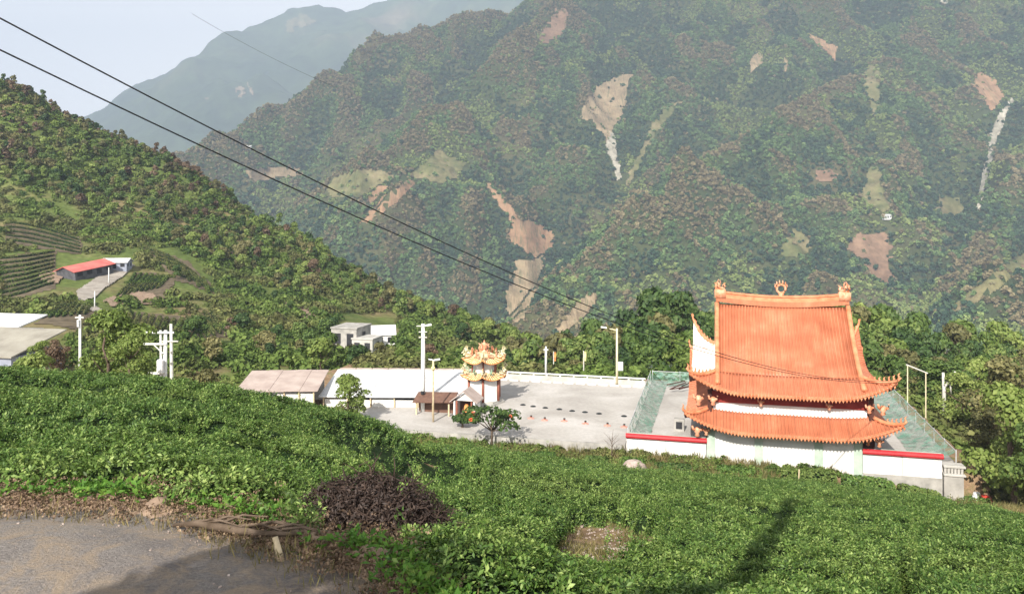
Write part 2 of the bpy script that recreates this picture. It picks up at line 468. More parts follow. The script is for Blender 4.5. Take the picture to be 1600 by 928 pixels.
def crown_mesh(name, lobes, n, size, mat, seed):
    """many small leaf clumps through a volume of lobes (x,y,z,rx,rz)"""
    r = np.random.default_rng(seed)
    lobes = np.array(lobes, float)
    w = lobes[:, 3] ** 2; w /= w.sum()
    k = r.choice(len(lobes), n, p=w)
    d = rand_dirs(n, r)
    d[:, 2] = np.where(d[:, 2] < -0.3, -d[:, 2], d[:, 2])
    rad = 0.62 + 0.45 * r.random(n) ** 0.7
    q = lobes[k]
    pos = np.stack([q[:, 0] + d[:, 0] * q[:, 3] * rad, q[:, 1] + d[:, 1] * q[:, 3] * rad, q[:, 2] + d[:, 2] * q[:, 4] * rad], 1)
    nrm = d + r.normal(size=(n, 3)) * 0.45
    up = rand_dirs(n, r) + np.array([0, 0, -0.2])
    sz = size * (0.6 + 0.8 * r.random(n))
    v, f = leaf_quads(pos, nrm, up, sz, sz * 0.75, 0.2)
    return np_mesh(name, v, f, mat)

def lobes_round(r, h, w, n, seed):
    q = random.Random(seed); L = []
    for i in range(n):
        a = q.uniform(0, 6.28); z = q.uniform(0.38, 0.86) * h
        k = w * (0.55 if z < 0.7 * h else 0.35) * math.sqrt(q.random())
        rr = w * q.uniform(0.32, 0.5)
        L.append((math.cos(a) * k, math.sin(a) * k, z, rr, rr * q.uniform(0.7, 0.95)))
    L.append((0, 0, h * 0.72, w * 0.5, h * 0.22))
    return L

def lobes_cone(h, w, seed):
    q = random.Random(seed); L = []
    for i in range(9):
        t = i / 8.0
        rr = w * (1 - t) * 0.62 + 0.12 * w
        for j in range(3 if t < 0.6 else 1):
            a = q.uniform(0, 6.28); k = rr * 0.45
            L.append((math.cos(a) * k, math.sin(a) * k, h * (0.2 + 0.76 * t), rr * 0.8, h * 0.09))
    return L

def trunk_mesh(name, h, r0, seed, limbs=4):
    q = random.Random(seed); b = MB()
    pts = [(0, 0, -0.8)]; 
    x = y = 0
    for i in range(1, 6):
        x += q.uniform(-.05, .05) * h; y += q.uniform(-.05, .05) * h
        pts.append((x, y, h * 0.75 * i / 5))
    b.tube(pts, [r0 * (1 - 0.14 * i) for i in range(6)], 7)
    for k in range(limbs):
        i = q.randint(2, 4); p = Vector(pts[i]); a = q.uniform(0, 6.28); L = h * q.uniform(.18, .3)
        m = p + Vector((math.cos(a) * L * .5, math.sin(a) * L * .5, L * .35)); e = p + Vector((math.cos(a) * L, math.sin(a) * L, L * .8))
        b.tube([p, m, e], [r0 * .45, r0 * .3, r0 * .12], 5)
    return b.mesh(name, M['bark'], True)

def sprig_mesh(name, mat, seed, n=20, L=0.044, spread=0.10, updir=0.75):
    r = np.random.default_rng(seed)
    a = r.random(n) * 6.283; el = r.random(n) * 1.1 + 0.1
    d = np.stack([np.cos(a) * np.cos(el), np.sin(a) * np.cos(el), np.sin(el)], 1)
    pos = d * spread * (0.45 + 0.6 * r.random((n, 1))) + r.normal(size=(n, 3)) * 0.012
    nrm = np.array([0, 0, 1.0]) * updir + r.normal(size=(n, 3)) * 0.30 - d * 0.2
    ln = L * (0.65 + 0.6 * r.random(n))
    v, f = leaf_quads(pos, nrm, d, ln, ln * 0.48, 0.22)
    return np_mesh(name, v, f, mat)

def tuft_mesh(name, mat, seed, n=14, h=0.5, w=0.03, spread=0.18):
    r = np.random.default_rng(seed)
    a = r.random(n) * 6.283
    lean = 0.15 + 0.5 * r.random(n)
    d = np.stack([np.cos(a) * lean, np.sin(a) * lean, np.ones(n)], 1); d /= np.linalg.norm(d, axis=1, keepdims=True)
    hh = h * (0.5 + 0.6 * r.random(n))
    base = np.stack([r.normal(size=n) * spread * .5, r.normal(size=n) * spread * .5, np.zeros(n)], 1)
    pos = base + d * hh[:, None] * 0.5
    nrm = np.cross(d, rand_dirs(n, r))
    v, f = leaf_quads(pos, nrm, d, hh, w, 0.1)
    return np_mesh(name, v, f, mat)

# geometry-node scatter: one object, kind = stuff
def scatter(name, pts, rots, scl, protos, label=None):
    n = len(pts)
    me = bpy.data.meshes.new(name)
    me.vertices.add(n); me.vertices.foreach_set('co', np.asarray(pts, np.float32).ravel())
    a = me.attributes.new('rot', 'FLOAT_VECTOR', 'POINT'); a.data.foreach_set('vector', np.asarray(rots, np.float32).ravel())
    a = me.attributes.new('scl', 'FLOAT', 'POINT'); a.data.foreach_set('value', np.asarray(scl, np.float32))
    a = me.attributes.new('pick', 'INT', 'POINT'); a.data.foreach_set('value', rng.integers(0, len(protos), n).astype(np.int32))
    o = link(name, me)
    c = bpy.data.collections.new(name + '_kinds')
    for i, pm in enumerate(protos):
        po = bpy.data.objects.new(name + '_kind', pm); c.objects.link(po)
    ng = bpy.data.node_groups.new(name, 'GeometryNodeTree')
    ng.interface.new_socket('Geometry', in_out='INPUT', socket_type='NodeSocketGeometry')
    ng.interface.new_socket('Geometry', in_out='OUTPUT', socket_type='NodeSocketGeometry')
    N = ng.nodes; gi = N.new('NodeGroupInput'); go = N.new('NodeGroupOutput')
    ip = N.new('GeometryNodeInstanceOnPoints'); ci = N.new('GeometryNodeCollectionInfo')
    ci.inputs[0].default_value = c; ci.inputs['Separate Children'].default_value = True; ci.inputs['Reset Children'].default_value = True
    def attr(nm, ty):
        q = N.new('GeometryNodeInputNamedAttribute'); q.data_type = ty; q.inputs[0].default_value = nm; return q.outputs[0]
    ip.inputs['Pick Instance'].default_value = True
    ng.links.new(gi.outputs[0], ip.inputs['Points']); ng.links.new(ci.outputs[0], ip.inputs['Instance'])
    ng.links.new(attr('pick', 'INT'), ip.inputs['Instance Index'])
    ng.links.new(attr('rot', 'FLOAT_VECTOR'), ip.inputs['Rotation'])
    ng.links.new(attr('scl', 'FLOAT'), ip.inputs['Scale'])
    ng.links.new(ip.outputs[0], go.inputs[0])
    md = o.modifiers.new('scatter', 'NODES'); md.node_group = ng
    return tag(o, label=label, kind='stuff')

def normal_rots(nrm, r, tilt=1.0):
    """euler XYZ that lifts +Z onto nrm, with random spin: R = Rz(c) Ry(b) Rz(spin) folded into XYZ euler"""
    out = np.zeros((len(nrm), 3))
    th = np.arccos(np.clip(nrm[:, 2], -1, 1)) * tilt
    az = np.arctan2(nrm[:, 1], nrm[:, 0])
    # rotate about the horizontal axis at az+90: approximate by euler X/Y components
    out[:, 0] = -np.sin(az) * th
    out[:, 1] = np.cos(az) * th
    out[:, 2] = r.random(len(nrm)) * 6.283
    # spin first (about own Z), then tilt: use matrices for exactness
    e = np.zeros_like(out)
    cz, sz = np.cos(out[:, 2]), np.sin(out[:, 2])
    ax = np.stack([-np.sin(az), np.cos(az), np.zeros_like(az)], 1)
    c, s = np.cos(th), np.sin(th); C = 1 - c
    x, y = ax[:, 0], ax[:, 1]
    Rm = np.zeros((len(nrm), 3, 3))
    Rm[:, 0, 0] = c + x * x * C; Rm[:, 0, 1] = x * y * C; Rm[:, 0, 2] = y * s
    Rm[:, 1, 0] = x * y * C; Rm[:, 1, 1] = c + y * y * C; Rm[:, 1, 2] = -x * s
    Rm[:, 2, 0] = -y * s; Rm[:, 2, 1] = x * s; Rm[:, 2, 2] = c
    S = np.zeros_like(Rm); S[:, 0, 0] = cz; S[:, 0, 1] = -sz; S[:, 1, 0] = sz; S[:, 1, 1] = cz; S[:, 2, 2] = 1
    Q = Rm @ S
    e[:, 1] = -np.arcsin(np.clip(Q[:, 2, 0], -1, 1))
    e[:, 0] = np.arctan2(Q[:, 2, 1], Q[:, 2, 2])
    e[:, 2] = np.arctan2(Q[:, 1, 0], Q[:, 0, 0])
    return e

# ------------------------------------------------------------------ the site frame of the temple yard
SA = math.atan2(-0.242, 0.970)                      # the yard is turned about 14 degrees
UX, UY = math.cos(SA), math.sin(SA)
VX, VY = -UY, UX
AX, AY = -10.3, 80.8
def S(u, v, z=0.0): return Vector((AX + u * UX + v * VX, AY + u * UY + v * VY, z))
def uv_of(x, y):
    dx, dy = x - AX, y - AY
    return dx * UX + dy * UY, dx * VX + dy * VY

# ------------------------------------------------------------------ near ground
CTRL = []   # x, y, ground z
def cp(px, py, d, off=-0.65):
    p = P(px, py, d); CTRL.append((p.x, p.y, p.z + off))
def cw(x, y, z): CTRL.append((x, y, z))
for x in (-14, -8, -4, -1):
    for y in (-22, -8, 2): cw(x, y, 19.5)
for x in (3, 8, 16, 30): cw(x, -8, 19.4); cw(x, -22, 19.5)
cw(-9, 6.6, 19.5); cw(-4.4, 6.6, 19.5); cw(-2.6, 6.3, 19.5); cw(-1.3, 5.6, 19.5); cw(-0.4, 4.6, 19.45); cw(0.3, 3.5, 19.4)
cw(0.8, 2, 19.4); cw(6, 1, 19.2)
for q in [(-150, 722, 8), (100, 722, 8), (-100, 655, 15), (0, 640, 17), (0, 592, 26), (0, 576, 32), (-300, 570, 32), (300, 705, 9.5), (300, 640, 19), (300, 612, 26), (300, 597, 32),
          (470, 765, 8.6), (480, 715, 15), (500, 665, 25), (560, 652, 29), (620, 690, 26), (620, 740, 17), (600, 815, 9),
          (680, 840, 8.2), (640, 742, 24), (660, 703, 38), (700, 694, 58), (800, 860, 9), (800, 785, 22), (800, 727, 42), (800, 706, 60),
          (1000, 905, 9), (1000, 845, 14), (1000, 785, 26), (1000, 748, 45), (1000, 732, 60),
          (1200, 928, 8), (1200, 852, 15), (1200, 785, 28), (1200, 762, 42), (1200, 750, 56), (1200, 748, 65),
          (1400, 935, 8), (1400, 852, 16), (1400, 796, 32), (1400, 775, 48), (1400, 768, 60),
          (1600, 930, 8), (1600, 862, 16), (1600, 818, 30), (1600, 800, 45), (1900, 930, 10), (1900, 830, 40), (1750, 800, 55)]: cp(*q)
cw(0.6, 5, 18.9); cw(4, 5, 18.7); cw(9, 5, 18.6)
for u in (-14, -4, 6, 16, 21): cw(*S(u, -2.2)[:2], -0.9)
cw(*S(30, -1)[:2], -0.9); cw(*S(36, -1)[:2], -1.1); cw(*S(42, -1)[:2], -1.6); cw(*S(46, -1)[:2], -2.4); cw(*S(50, -1)[:2], -3.3); cw(*S(54, -2)[:2], -2.9)
for u in (-20, 0, 20, 40): 
    for v in (4, 18, 32): cw(*S(u, v)[:2], -0.3)
for u in (-10, 10, 30, 45): cw(*S(u, 42)[:2], -3.0); cw(*S(u, 65)[:2], -8.0)
cw(-34, 42, 9); cw(-16, 44, 9); cw(-36, 58, 4.0); cw(-18, 58, 3.2); cw(-36, 74, 0.5); cw(-20, 76, -0.4); cw(-50, 95, -2); cw(-70, 70, 1); cw(-80, 40, 8)
cw(-60, 120, -5); cw(-30, 130, -8); cw(0, 150, -12); cw(40, 150, -8); cw(90, 140, -8); cw(60, 80, -3.6); cw(75, 100, -5); cw(58, 62, -1.5); cw(70, 45, 4.5)
cw(62, 72, -3); cw(100, 70, -2); cw(50, 110, -4)
CT = np.array(CTRL)
def tps_fit(c):
    n = len(c); d = np.hypot(c[:, None, 0] - c[None, :, 0], c[:, None, 1] - c[None, :, 1])
    K = np.where(d > 0, d * d * np.log(d + 1e-9), 0) + np.eye(n) * 2.0
    Pm = np.c_[np.ones(n), c[:, :2]]
    A = np.block([[K, Pm], [Pm.T, np.zeros((3, 3))]])
    return np.linalg.solve(A, np.r_[c[:, 2], 0, 0, 0])
TW = tps_fit(CT)
def ground_z(x, y):
    x = np.asarray(x, float); y = np.asarray(y, float)
    sh = x.shape; X = x.ravel(); Y = y.ravel(); out = np.zeros(len(X))
    for i in range(0, len(X), 20000):
        d = np.hypot(X[i:i + 20000, None] - CT[None, :, 0], Y[i:i + 20000, None] - CT[None, :, 1])
        out[i:i + 20000] = (np.where(d > 0, d * d * np.log(d + 1e-9), 0)) @ TW[:-3] + TW[-3] + TW[-2] * X[i:i + 20000] + TW[-1] * Y[i:i + 20000]
    # the yard is levelled
    u, v = uv_of(X, Y)
    e = np.minimum(np.minimum(u + 22, 52.5 - u), np.minimum(v - 0.95, 33 - v))
    w = np.clip(e / 0.6 + 0.5, 0, 1)
    lvl = np.where(u > 21.7, -0.35, -0.25)
    w = w * w * (3 - 2 * w)
    out = out * (1 - w) + lvl * w
    # road bed behind the edge
    r = np.clip((6.2 - Y) / 1.5, 0, 1) * np.clip((-0.6 - X) / 1.0, 0, 1)
    out = out * (1 - r) + 19.48 * r
    return out.reshape(sh)

def road_side_of(x, y): return inpoly(x, y, [(-40, 6.3), (-4.4, 6.3), (-2.6, 5.9), (-1.3, 5.1), (-0.6, 4.0), (0.2, 2.4), (0.3, -30), (-40, -30)])

def polar_grid(a0, a1, na, r0, r1, nr):
    a = np.linspace(R(a0), R(a1), na); r = r0 * (r1 / r0) ** np.linspace(0, 1, nr)
    A, Rr = np.meshgrid(a, r)
    return np.sin(A) * Rr, np.cos(A) * Rr

gx, gy = polar_grid(-62, 62, 190, 3.0, 190, 170)
gz = ground_z(gx, gy)
gz = gz + (fbm(gx * 0.7, gy * 0.7, 3) - 0.5) * 0.25 * np.clip((np.hypot(gx, gy) - 9) / 10, 0, 1) * np.where((uv_of(gx, gy)[1] > -1) & (uv_of(gx, gy)[1] < 34), 0.1, 1)
gz = gz - 0.2 * road_side_of(gx, gy)
ground = link('ground', np_mesh('ground', np.stack([gx, gy, gz], -1).reshape(-1, 3), grid_faces(*gx.shape), M['ground'], True))
tag(ground, kind='structure')
GB = BVHTree.FromPolygons(np.stack([gx, gy, gz], -1).reshape(-1, 3).tolist(), grid_faces(*gx.shape).tolist())
def on_ground(px, py):
    h = GB.ray_cast(Vector((0, 0, CAMZ)), ray(px, py).normalized())
    return h[0]
def gz1(x, y): return float(ground_z(np.array([x]), np.array([y]))[0])

# the ground behind the camera, where the road and the unseen roadside stand
bx, by = np.meshgrid(np.linspace(-30, 30, 40), np.linspace(-26, 3.2, 24))
bz = ground_z(bx, by) - 0.12
tag(link('verge', np_mesh('verge', np.stack([bx, by, bz], -1).reshape(-1, 3), grid_faces(*bx.shape), M['ground'], True)), kind='structure')

# valley floor: one sheet to the horizon
vx, vy = np.meshgrid(np.linspace(-16000, 16000, 60), np.linspace(-2000, 26000, 60))
vz = np.full(vx.shape, -230.0) + 20 * fbm(vx / 900, vy / 900, 5)
tag(link('valley_floor', np_mesh('valley_floor', np.stack([vx, vy, vz], -1).reshape(-1, 3), grid_faces(*vx.shape), M['mountain'], True)), kind='structure')

# road
road_edge = [(-9.5, 6.9), (-6.5, 6.95), (-4.4, 6.9), (-3.5, 6.8), (-2.7, 6.62), (-2.1, 6.3), (-1.6, 6.05), (-1.05, 5.75), (-0.7, 5.2), (-0.35, 4.6), (0.1, 3.6), (0.5, 2.4), (0.7, 0)]
re = np.array(road_edge)
def dense(pl, n):
    pl = np.array(pl, float); s = np.r_[0, np.cumsum(np.hypot(*np.diff(pl, axis=0).T))]
    t = np.linspace(0, s[-1], n); return np.c_[np.interp(t, s, pl[:, 0]), np.interp(t, s, pl[:, 1])]
rd = dense(re, 120)
rd[:, 1] += (fbm(rd[:, 0] * 2.2, rd[:, 1] * 2, 11) - 0.5) * 0.35
rows = []
for k in np.linspace(0, 1, 60):
    inner = np.c_[rd[:, 0] - 0.6 * k, rd[:, 1] - (rd[:, 1] + 14) * k]
    rows.append(inner)
rw = np.array(rows)
rz = ground_z(rw[..., 0], rw[..., 1]); rz = np.maximum(rz + 0.03, 19.5) + 0.02 * fbm(rw[..., 0] * 3, rw[..., 1] * 3, 4)
tag(link('road', np_mesh('road', np.concatenate([rw, rz[..., None]], -1).reshape(-1, 3), grid_faces(60, 120), M['road'], True)), kind='structure')

# soil verge along the road edge, slightly raised and lumpy
sv = []
rd3 = dense(rd, 420)
for k in np.linspace(-0.34, 0.5, 40):
    sv.append(np.c_[rd3[:400, 0], rd3[:400, 1] + k])
sv = np.array(sv)
lump = fbm(sv[..., 0] * 3, sv[..., 1] * 4, 21, 5)
fine_ = fbm(sv[..., 0] * 16, sv[..., 1] * 16, 22, 5)
prof = np.cos(np.linspace(-1, 1, 40) * math.pi / 2)[:, None]
sz_ = np.maximum(ground_z(sv[..., 0], sv[..., 1]), 19.49) - 0.02 + prof * (0.02 + 0.15 * np.clip(lump - 0.36, 0, 1) + 0.16 * (fine_ - .4))
sz_ = np.minimum(sz_, 19.75)
tag(link('soil_verge', np_mesh('soil_verge', np.concatenate([sv, sz_[..., None]], -1).reshape(-1, 3), grid_faces(40, 400), M['soil'], True)), kind='structure')

# ------------------------------------------------------------------ tea field
NEAR_EDGE = re
def dist_to_poly(x, y, pl):
    d = np.full(x.shape, 1e9)
    for (ax, ay), (bx_, by_) in zip(pl[:-1], pl[1:]):
        ex, ey = bx_ - ax, by_ - ay; L = ex * ex + ey * ey
        t = np.clip(((x - ax) * ex + (y - ay) * ey) / L, 0, 1)
        d = np.minimum(d, np.hypot(x - ax - t * ex, y - ay - t * ey))
    return d
TEA_POLY = [(-900, 1600), (-900, 300), (200, 300), (640, 640), (640, 690), (700, 697), (760, 700), (850, 712), (940, 722), (1010, 735), (1110, 737), (1190, 752), (1250, 742), (1330, 737),
            (1400, 747), (1450, 762), (1478, 776), (1500, 790), (1540, 790), (1600, 806), (1700, 815), (2600, 815), (2600, 1600)]
BARE = [[(858, 835), (890, 806), (950, 802), (1005, 822), (1016, 872), (940, 900), (856, 882)], [(560, 750), (630, 752), (690, 800), (650, 840), (600, 890), (520, 850), (490, 800)],
        [(1395, 905), (1430, 900), (1445, 965), (1385, 965)], [(738, 738), (760, 742), (760, 790), (734, 785)], [(960, 825), (1040, 815), (1075, 850), (1010, 862)],
        [(1330, 772), (1360, 770), (1362, 785), (1332, 786)]]
tx, ty = polar_grid(-47, 46, 520, 4.2, 72, 420)
tg = ground_z(tx, ty)
f1, f2, cid = voronoi(tx * 0.55 + 0.5 * fbm(tx, ty, 8), ty * 0.72, 2)
rowph = vnoise(tx * 0.12, ty * 0.12, 31) * 2.2
rows_gap = np.abs(((ty * 0.55 - tx * 0.06 + rowph) % 1.0) - 0.5) * 2       # 1 at the gap
gapn = fbm(tx * 0.45, ty * 0.45, 44, 4)
h = 0.62 + 0.16 * (cid - 0.5) - 0.46 * np.clip(f1, 0, 1) ** 2 + 0.22 * (fbm(tx * 1.6, ty * 1.6, 9) - 0.5) + 0.10 * (fbm(tx * 6, ty * 6, 10, 3) - 0.5)
pit = np.clip((rows_gap - 0.45) / 0.25, 0, 1) * np.clip((gapn - 0.515) / 0.05, 0, 1)
pit = np.maximum(pit, np.clip((0.16 - (f2 - f1)) / 0.12, 0, 1) * np.clip((gapn - 0.54) / 0.06, 0, 1))
# dark pits shaped in for shaded bush faces and hedge partings: x, y on the slope, half width, half depth
SHADE_GAPS = []
for px_, py_, wx_, wy_ in ((20, 738, .55, .35), (105, 742, .5, .3), (212, 745, .6, .32), (300, 722, .45, .4), (282, 655, .8, .9), (300, 694, .5, .5), (40, 627, 2.2, .8), (120, 632, 1.5, .7), (200, 640, .8, .7), (380, 742, .5, .3), (450, 752, .5, .3),
                           (640, 760, .5, 2.6), (668, 800, .6, 1.2), (690, 730, .8, 2.2), (600, 715, .7, 1.2), (760, 832, .9, .5), (1130, 838, .9, .5), (1195, 826, .6, .8), (1270, 880, .7, .4), (1420, 882, .7, .5), (1320, 815, 1.4, .9), (540, 690, .8, .9), (420, 640, 1.2, 1.0)):
    p_ = on_ground(px_, py_)
    if p_ is not None: SHADE_GAPS.append((p_.x, p_.y, wx_ * 1.25, wy_ * 1.9 + .25))
for ax_, ay_, wx_, wy_ in SHADE_GAPS:
    e_ = np.hypot((tx - ax_) / wx_, (ty - ay_) / wy_) + 1.1 * (fbm(tx * 2.2, ty * 2.2, 15) - .5)
    pit = np.maximum(pit, np.clip((1.0 - e_) / .3, 0, 1))
h = np.maximum(h * (1 - 0.85 * pit), 0.17)
de = dist_to_poly(tx, ty, NEAR_EDGE)
road_side = inpoly(tx, ty, [tuple(p) for p in road_edge] + [(0.7, -30), (-40, -30), (-40, 6.9)])
hf = np.clip(np.where(road_side, -de, de) / 0.55 - 0.25 + 0.8 * (fbm(tx * 1.5, ty * 1.5, 12) - 0.5), 0, 1)
h = h * np.sqrt(hf)
cpx, cpy = project(tx, ty, tg + h)
keep = inpoly(cpx, cpy, TEA_POLY) & (hf > 0.02)
gpx, gpy = project(tx, ty, tg + 0.3)
for bpoly in BARE: keep &= ~inpoly(gpx + 34 * (fbm(tx * 2, ty * 2, 13) - 0.5), gpy + 26 * (fbm(tx * 2, ty * 2, 14) - 0.5), bpoly)
uu, vv = uv_of(tx, ty)
keep &= (vv < -3.2) & ~((ty > 46) & (tx < -9))
keep &= np.hypot((tx + 1.16) / 1.0, (ty - 7.5) / .95) > 1
h = np.where(keep, h, -0.4)
tz = tg + h
tv = np.stack([tx, ty, tz - 0.10], -1).reshape(-1, 3)
tf = grid_faces(*tx.shape)
M['teabody'] = surf('tea_bush_inner_shade', (0.010, 0.022, 0.008), (0.022, 0.035, 0.014), 4.0, 0.95, 0.05)  # near-black leaf mass: shade between the bushes put into the colour
kf = keep.ravel(); fk = kf[tf].any(1)
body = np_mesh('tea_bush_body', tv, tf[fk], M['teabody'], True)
# sprigs on the canopy
A = tv[tf[:, 0]]; B = tv[tf[:, 1]]; C_ = tv[tf[:, 3]]
nr = np.cross(B - A, C_ - A); ar = np.linalg.norm(nr, axis=1)
nr /= np.maximum(ar[:, None], 1e-9)
nr *= np.sign(nr[:, 2:3] + 1e-9)
ctr = tv[tf].mean(1); dist = np.linalg.norm(ctr - np.array([0, 0, CAMZ]), axis=1)
inpx, inpy = project(ctr[:, 0], ctr[:, 1], ctr[:, 2])
vis = kf[tf].any(1) & (inpx > -120) & (inpx < 1720) & (inpy < 1010)
dens = 190.0 * np.clip(9.0 / dist, 0.1, 1.0) ** 1.05
pit_f = pit.ravel()[tf].mean(1)
lam = ar * dens * vis * (1 - 0.86 * np.clip(pit_f * 1.3, 0, 1))
cnt = rng.poisson(lam)
idx = np.repeat(np.arange(len(tf)), cnt)
w1 = rng.random(len(idx)); w2 = rng.random(len(idx))
pp = A[idx] + (B[idx] - A[idx]) * w1[:, None] + (C_[idx] - A[idx]) * w2[:, None]
pp[:, 2] += 0.03 + 0.06 * rng.random(len(idx))
nn = nr[idx] * 1.0 + np.array([0, 0, 0.12]) + rng.normal(size=(len(idx), 3)) * 0.16
nn /= np.linalg.norm(nn, axis=1, keepdims=True)
sc_ = (0.75 + 0.6 * rng.random(len(idx))) * np.clip(dist[idx] / 9.0, 1.0, 6.5) ** 0.42 * 0.92
tea_protos = [sprig_mesh('tea_sprig', M['tea'], s) for s in range(6)]
field = scatter('tea_field', pp, normal_rots(nn, rng), sc_, tea_protos)
bo = link('tea_bush_body', body)
tag(bo, kind='stuff'); bo.parent = field
bo.name = 'bush_body'
print('tea sprigs', len(idx))

# roadside weeds, dry grass bank
def scatter_px(n, poly, protos, name, smin, smax, zoff=0.0, dmax=95):
    xs = [p[0] for p in poly]; ys = [p[1] for p in poly]
    # world-space sampling: candidates over the ground, kept when they fall in the patch
    X = rng.uniform(-45, 60, n * 60); Y = rng.uniform(4.5, dmax, n * 60)
    return X, Y

def patch_scatter(name, world_pts, protos, smin, smax, zoff=0.0):
    x, y = world_pts[:, 0], world_pts[:, 1]
    z = ground_z(x, y) + zoff
    r = np.zeros((len(x), 3)); r[:, 2] = rng.random(len(x)) * 6.28; r[:, :2] = rng.normal(size=(len(x), 2)) * 0.15
    return scatter(name, np.c_[x, y, z], r, rng.uniform(smin, smax, len(x)), protos)

weed_protos = [sprig_mesh('weed_sprig', M['weed'], 50 + s, 20, 0.075, 0.14, 0.6) for s in range(4)]
wp = []
k = 0
for i in range(5200):
    j = rng.integers(0, 119); b = rd[j]
    off = rng.normal() * 0.15 + 0.40
    p = (b[0] + rng.normal() * 0.06, b[1] + off)
    if vnoise(np.array([p[0] * 1.3]), np.array([3.0]), 71)[0] > 0.42 and not (-1.9 < p[0] < -0.5 and p[1] > 6.0): wp.append(p)
wp = np.array(wp)
wz = np.maximum(ground_z(wp[:, 0], wp[:, 1]), 19.0) + 0.05 + 0.22 * rng.random(len(wp))
rr_ = np.zeros((len(wp), 3)); rr_[:, 2] = rng.random(len(wp)) * 6.28; rr_[:, 0] = 0.5 * rng.random(len(wp))
scatter('roadside_weeds', np.c_[wp, wz], rr_, rng.uniform(0.5, 1.0, len(wp)), weed_protos)

tuft_protos = [tuft_mesh('grass_tuft', M['drygrass'], 80 + s) for s in range(4)]
gp = []
U = rng.uniform(-12, 56, 18000); V = rng.uniform(-24, -0.15, 18000)
X = AX + U * UX + V * VX; Y = AY + U * UY + V * VY
Z = ground_z(X, Y)
qx, qy = project(X, Y, Z + 0.5)
ok = ~inpoly(qx, qy, TEA_POLY) & (rng.random(len(X)) < 0.5 + 0.5 * (fbm(X * .3, Y * .3, 90) > 0.5)) & (qx > 560)
X, Y, Z = X[ok], Y[ok], Z[ok]
r_ = np.zeros((len(X), 3)); r_[:, 2] = rng.random(len(X)) * 6.28
scatter('grass_bank', np.c_[X, Y, Z], r_, rng.uniform(0.7, 2.0, len(X)), tuft_protos)
bp = []
for i in range(900):
    p_ = on_ground(rng.uniform(860, 1010), rng.uniform(800, 895))
    if p_ is not None: bp.append((p_.x, p_.y))
bp = np.array(bp)
BARE_PTS = bp
patch_scatter('bare_patch_grass', bp[rng.random(len(bp)) < .5 * (fbm(bp[:, 0] * .8, bp[:, 1] * .8, 55) > .5) + .1], tuft_protos, .25, .6, -.02)
# stones, leaf litter and straw along the road
def pebble(seed):
    b_ = bmesh.new(); bmesh.ops.create_icosphere(b_, subdivisions=1, radius=.03); r0 = random.Random(seed)
    for v_ in b_.verts: v_.co *= r0.uniform(.6, 1.2); v_.co.z *= .6
    m_ = bpy.data.meshes.new('pebble'); b_.to_mesh(m_); b_.free(); m_.materials.append(M['rock']); return m_
patch_scatter('bare_patch_stones', bp, [pebble(9 + s_) for s_ in range(3)], .4, 2.2, .0)
q = rd[rng.integers(0, 118, 1500)] + np.c_[rng.normal(size=1500) * 0.15, -np.abs(rng.normal(size=1500)) * 0.45 + .2]
zz = np.maximum(ground_z(q[:, 0], q[:, 1]) + .03, 19.5) + .005
r_ = rng.random((1500, 3)) * 6.28
scatter('road_stones', np.c_[q, zz], r_, .12 + .5 * rng.random(1500) ** 4, [pebble(s) for s in range(4)])
litter = [crown_mesh('litter', [(0, 0, .02, .16, .025)], 14, .06, M['litter'], 890 + i) for i in range(3)]
q = rd[rng.integers(0, 118, 5000)] + np.c_[rng.normal(size=5000) * 0.1, rng.normal(size=5000) * 0.24 + .08]
zz = np.maximum(ground_z(q[:, 0], q[:, 1]) + .03, 19.5) + .05
r_ = np.zeros((5000, 3)); r_[:, 2] = rng.random(5000) * 6.28
scatter('leaf_litter', np.c_[q, zz], r_, rng.uniform(.12, .42, 5000), litter)
q = rd[rng.integers(0, 118, 2600)] + np.c_[rng.normal(size=2600) * 0.1, rng.normal(size=2600) * 0.2 + 0.05]
patch_scatter('dry_straw', q, [tuft_mesh('straw', M['drygrass'], 95, 10, 0.16, 0.008, 0.2)], 0.5, 1.2, 0.02)

# ------------------------------------------------------------------ plaza and temple platform
def slab(name, u0, u1, v0, v1, z0, z1, mat, kind='structure'):
    b = MB(); c = [S(u0, v0), S(u1, v0), S(u1, v1), S(u0, v1)]
    b.add([(p.x, p.y, z0) for p in c] + [(p.x, p.y, z1) for p in c], [(3, 2, 1, 0), (4, 5, 6, 7), (0, 1, 5, 4), (1, 2, 6, 5), (2, 3, 7, 6), (3, 0, 4, 7)])
    return tag(b.build(name, mat), kind=kind)
slab('plaza', -11, 21.55, 0.0, 26, -1.6, 0.0, M['plaza'])
slab('plaza_path', -22, -11.02, -0.4, 7.5, -1.6, -0.02, M['plaza'])
slab('temple_platform', 21.6, 50.2, 0.35, 30, -3.6, 0.004, M['plaza'])
slab('plaza_kerb', -10.5, 21.3, -0.32, -0.02, -1.4, 0.10, M['grey_concrete'])

# plaza parapet with rail at the back
par = thing('parapet', 'low pale concrete parapet with a white top rail along the back of the plaza', 'wall', S(-2, 25.8), SA)
MB().bbox(0, 23.4, 0, 0.25, -1.5, 0.75, 0.03).build('parapet_wall', M['concrete'], par)
MB().bbox(0, 23.4, -0.06, 0.31, 0.95, 1.07, 0.03).build('rail', M['white_wall'], par)
pm = MB().box(-0.09, 0.09, 0.03, 0.21, 0.75, 0.95).mesh('post', M['white_wall'])
for i in range(14):
    o = link('post', pm, par); o.location = (0.3 + i * 1.75, 0, 0)
b = MB()
for i in range(16): b.bbox(0.2 + i * 1.45, 1.3 + i * 1.45, -0.5, -0.25, 0.0, 0.16, 0.03)
b.build('kerb_blocks', M['white_wall'], par)

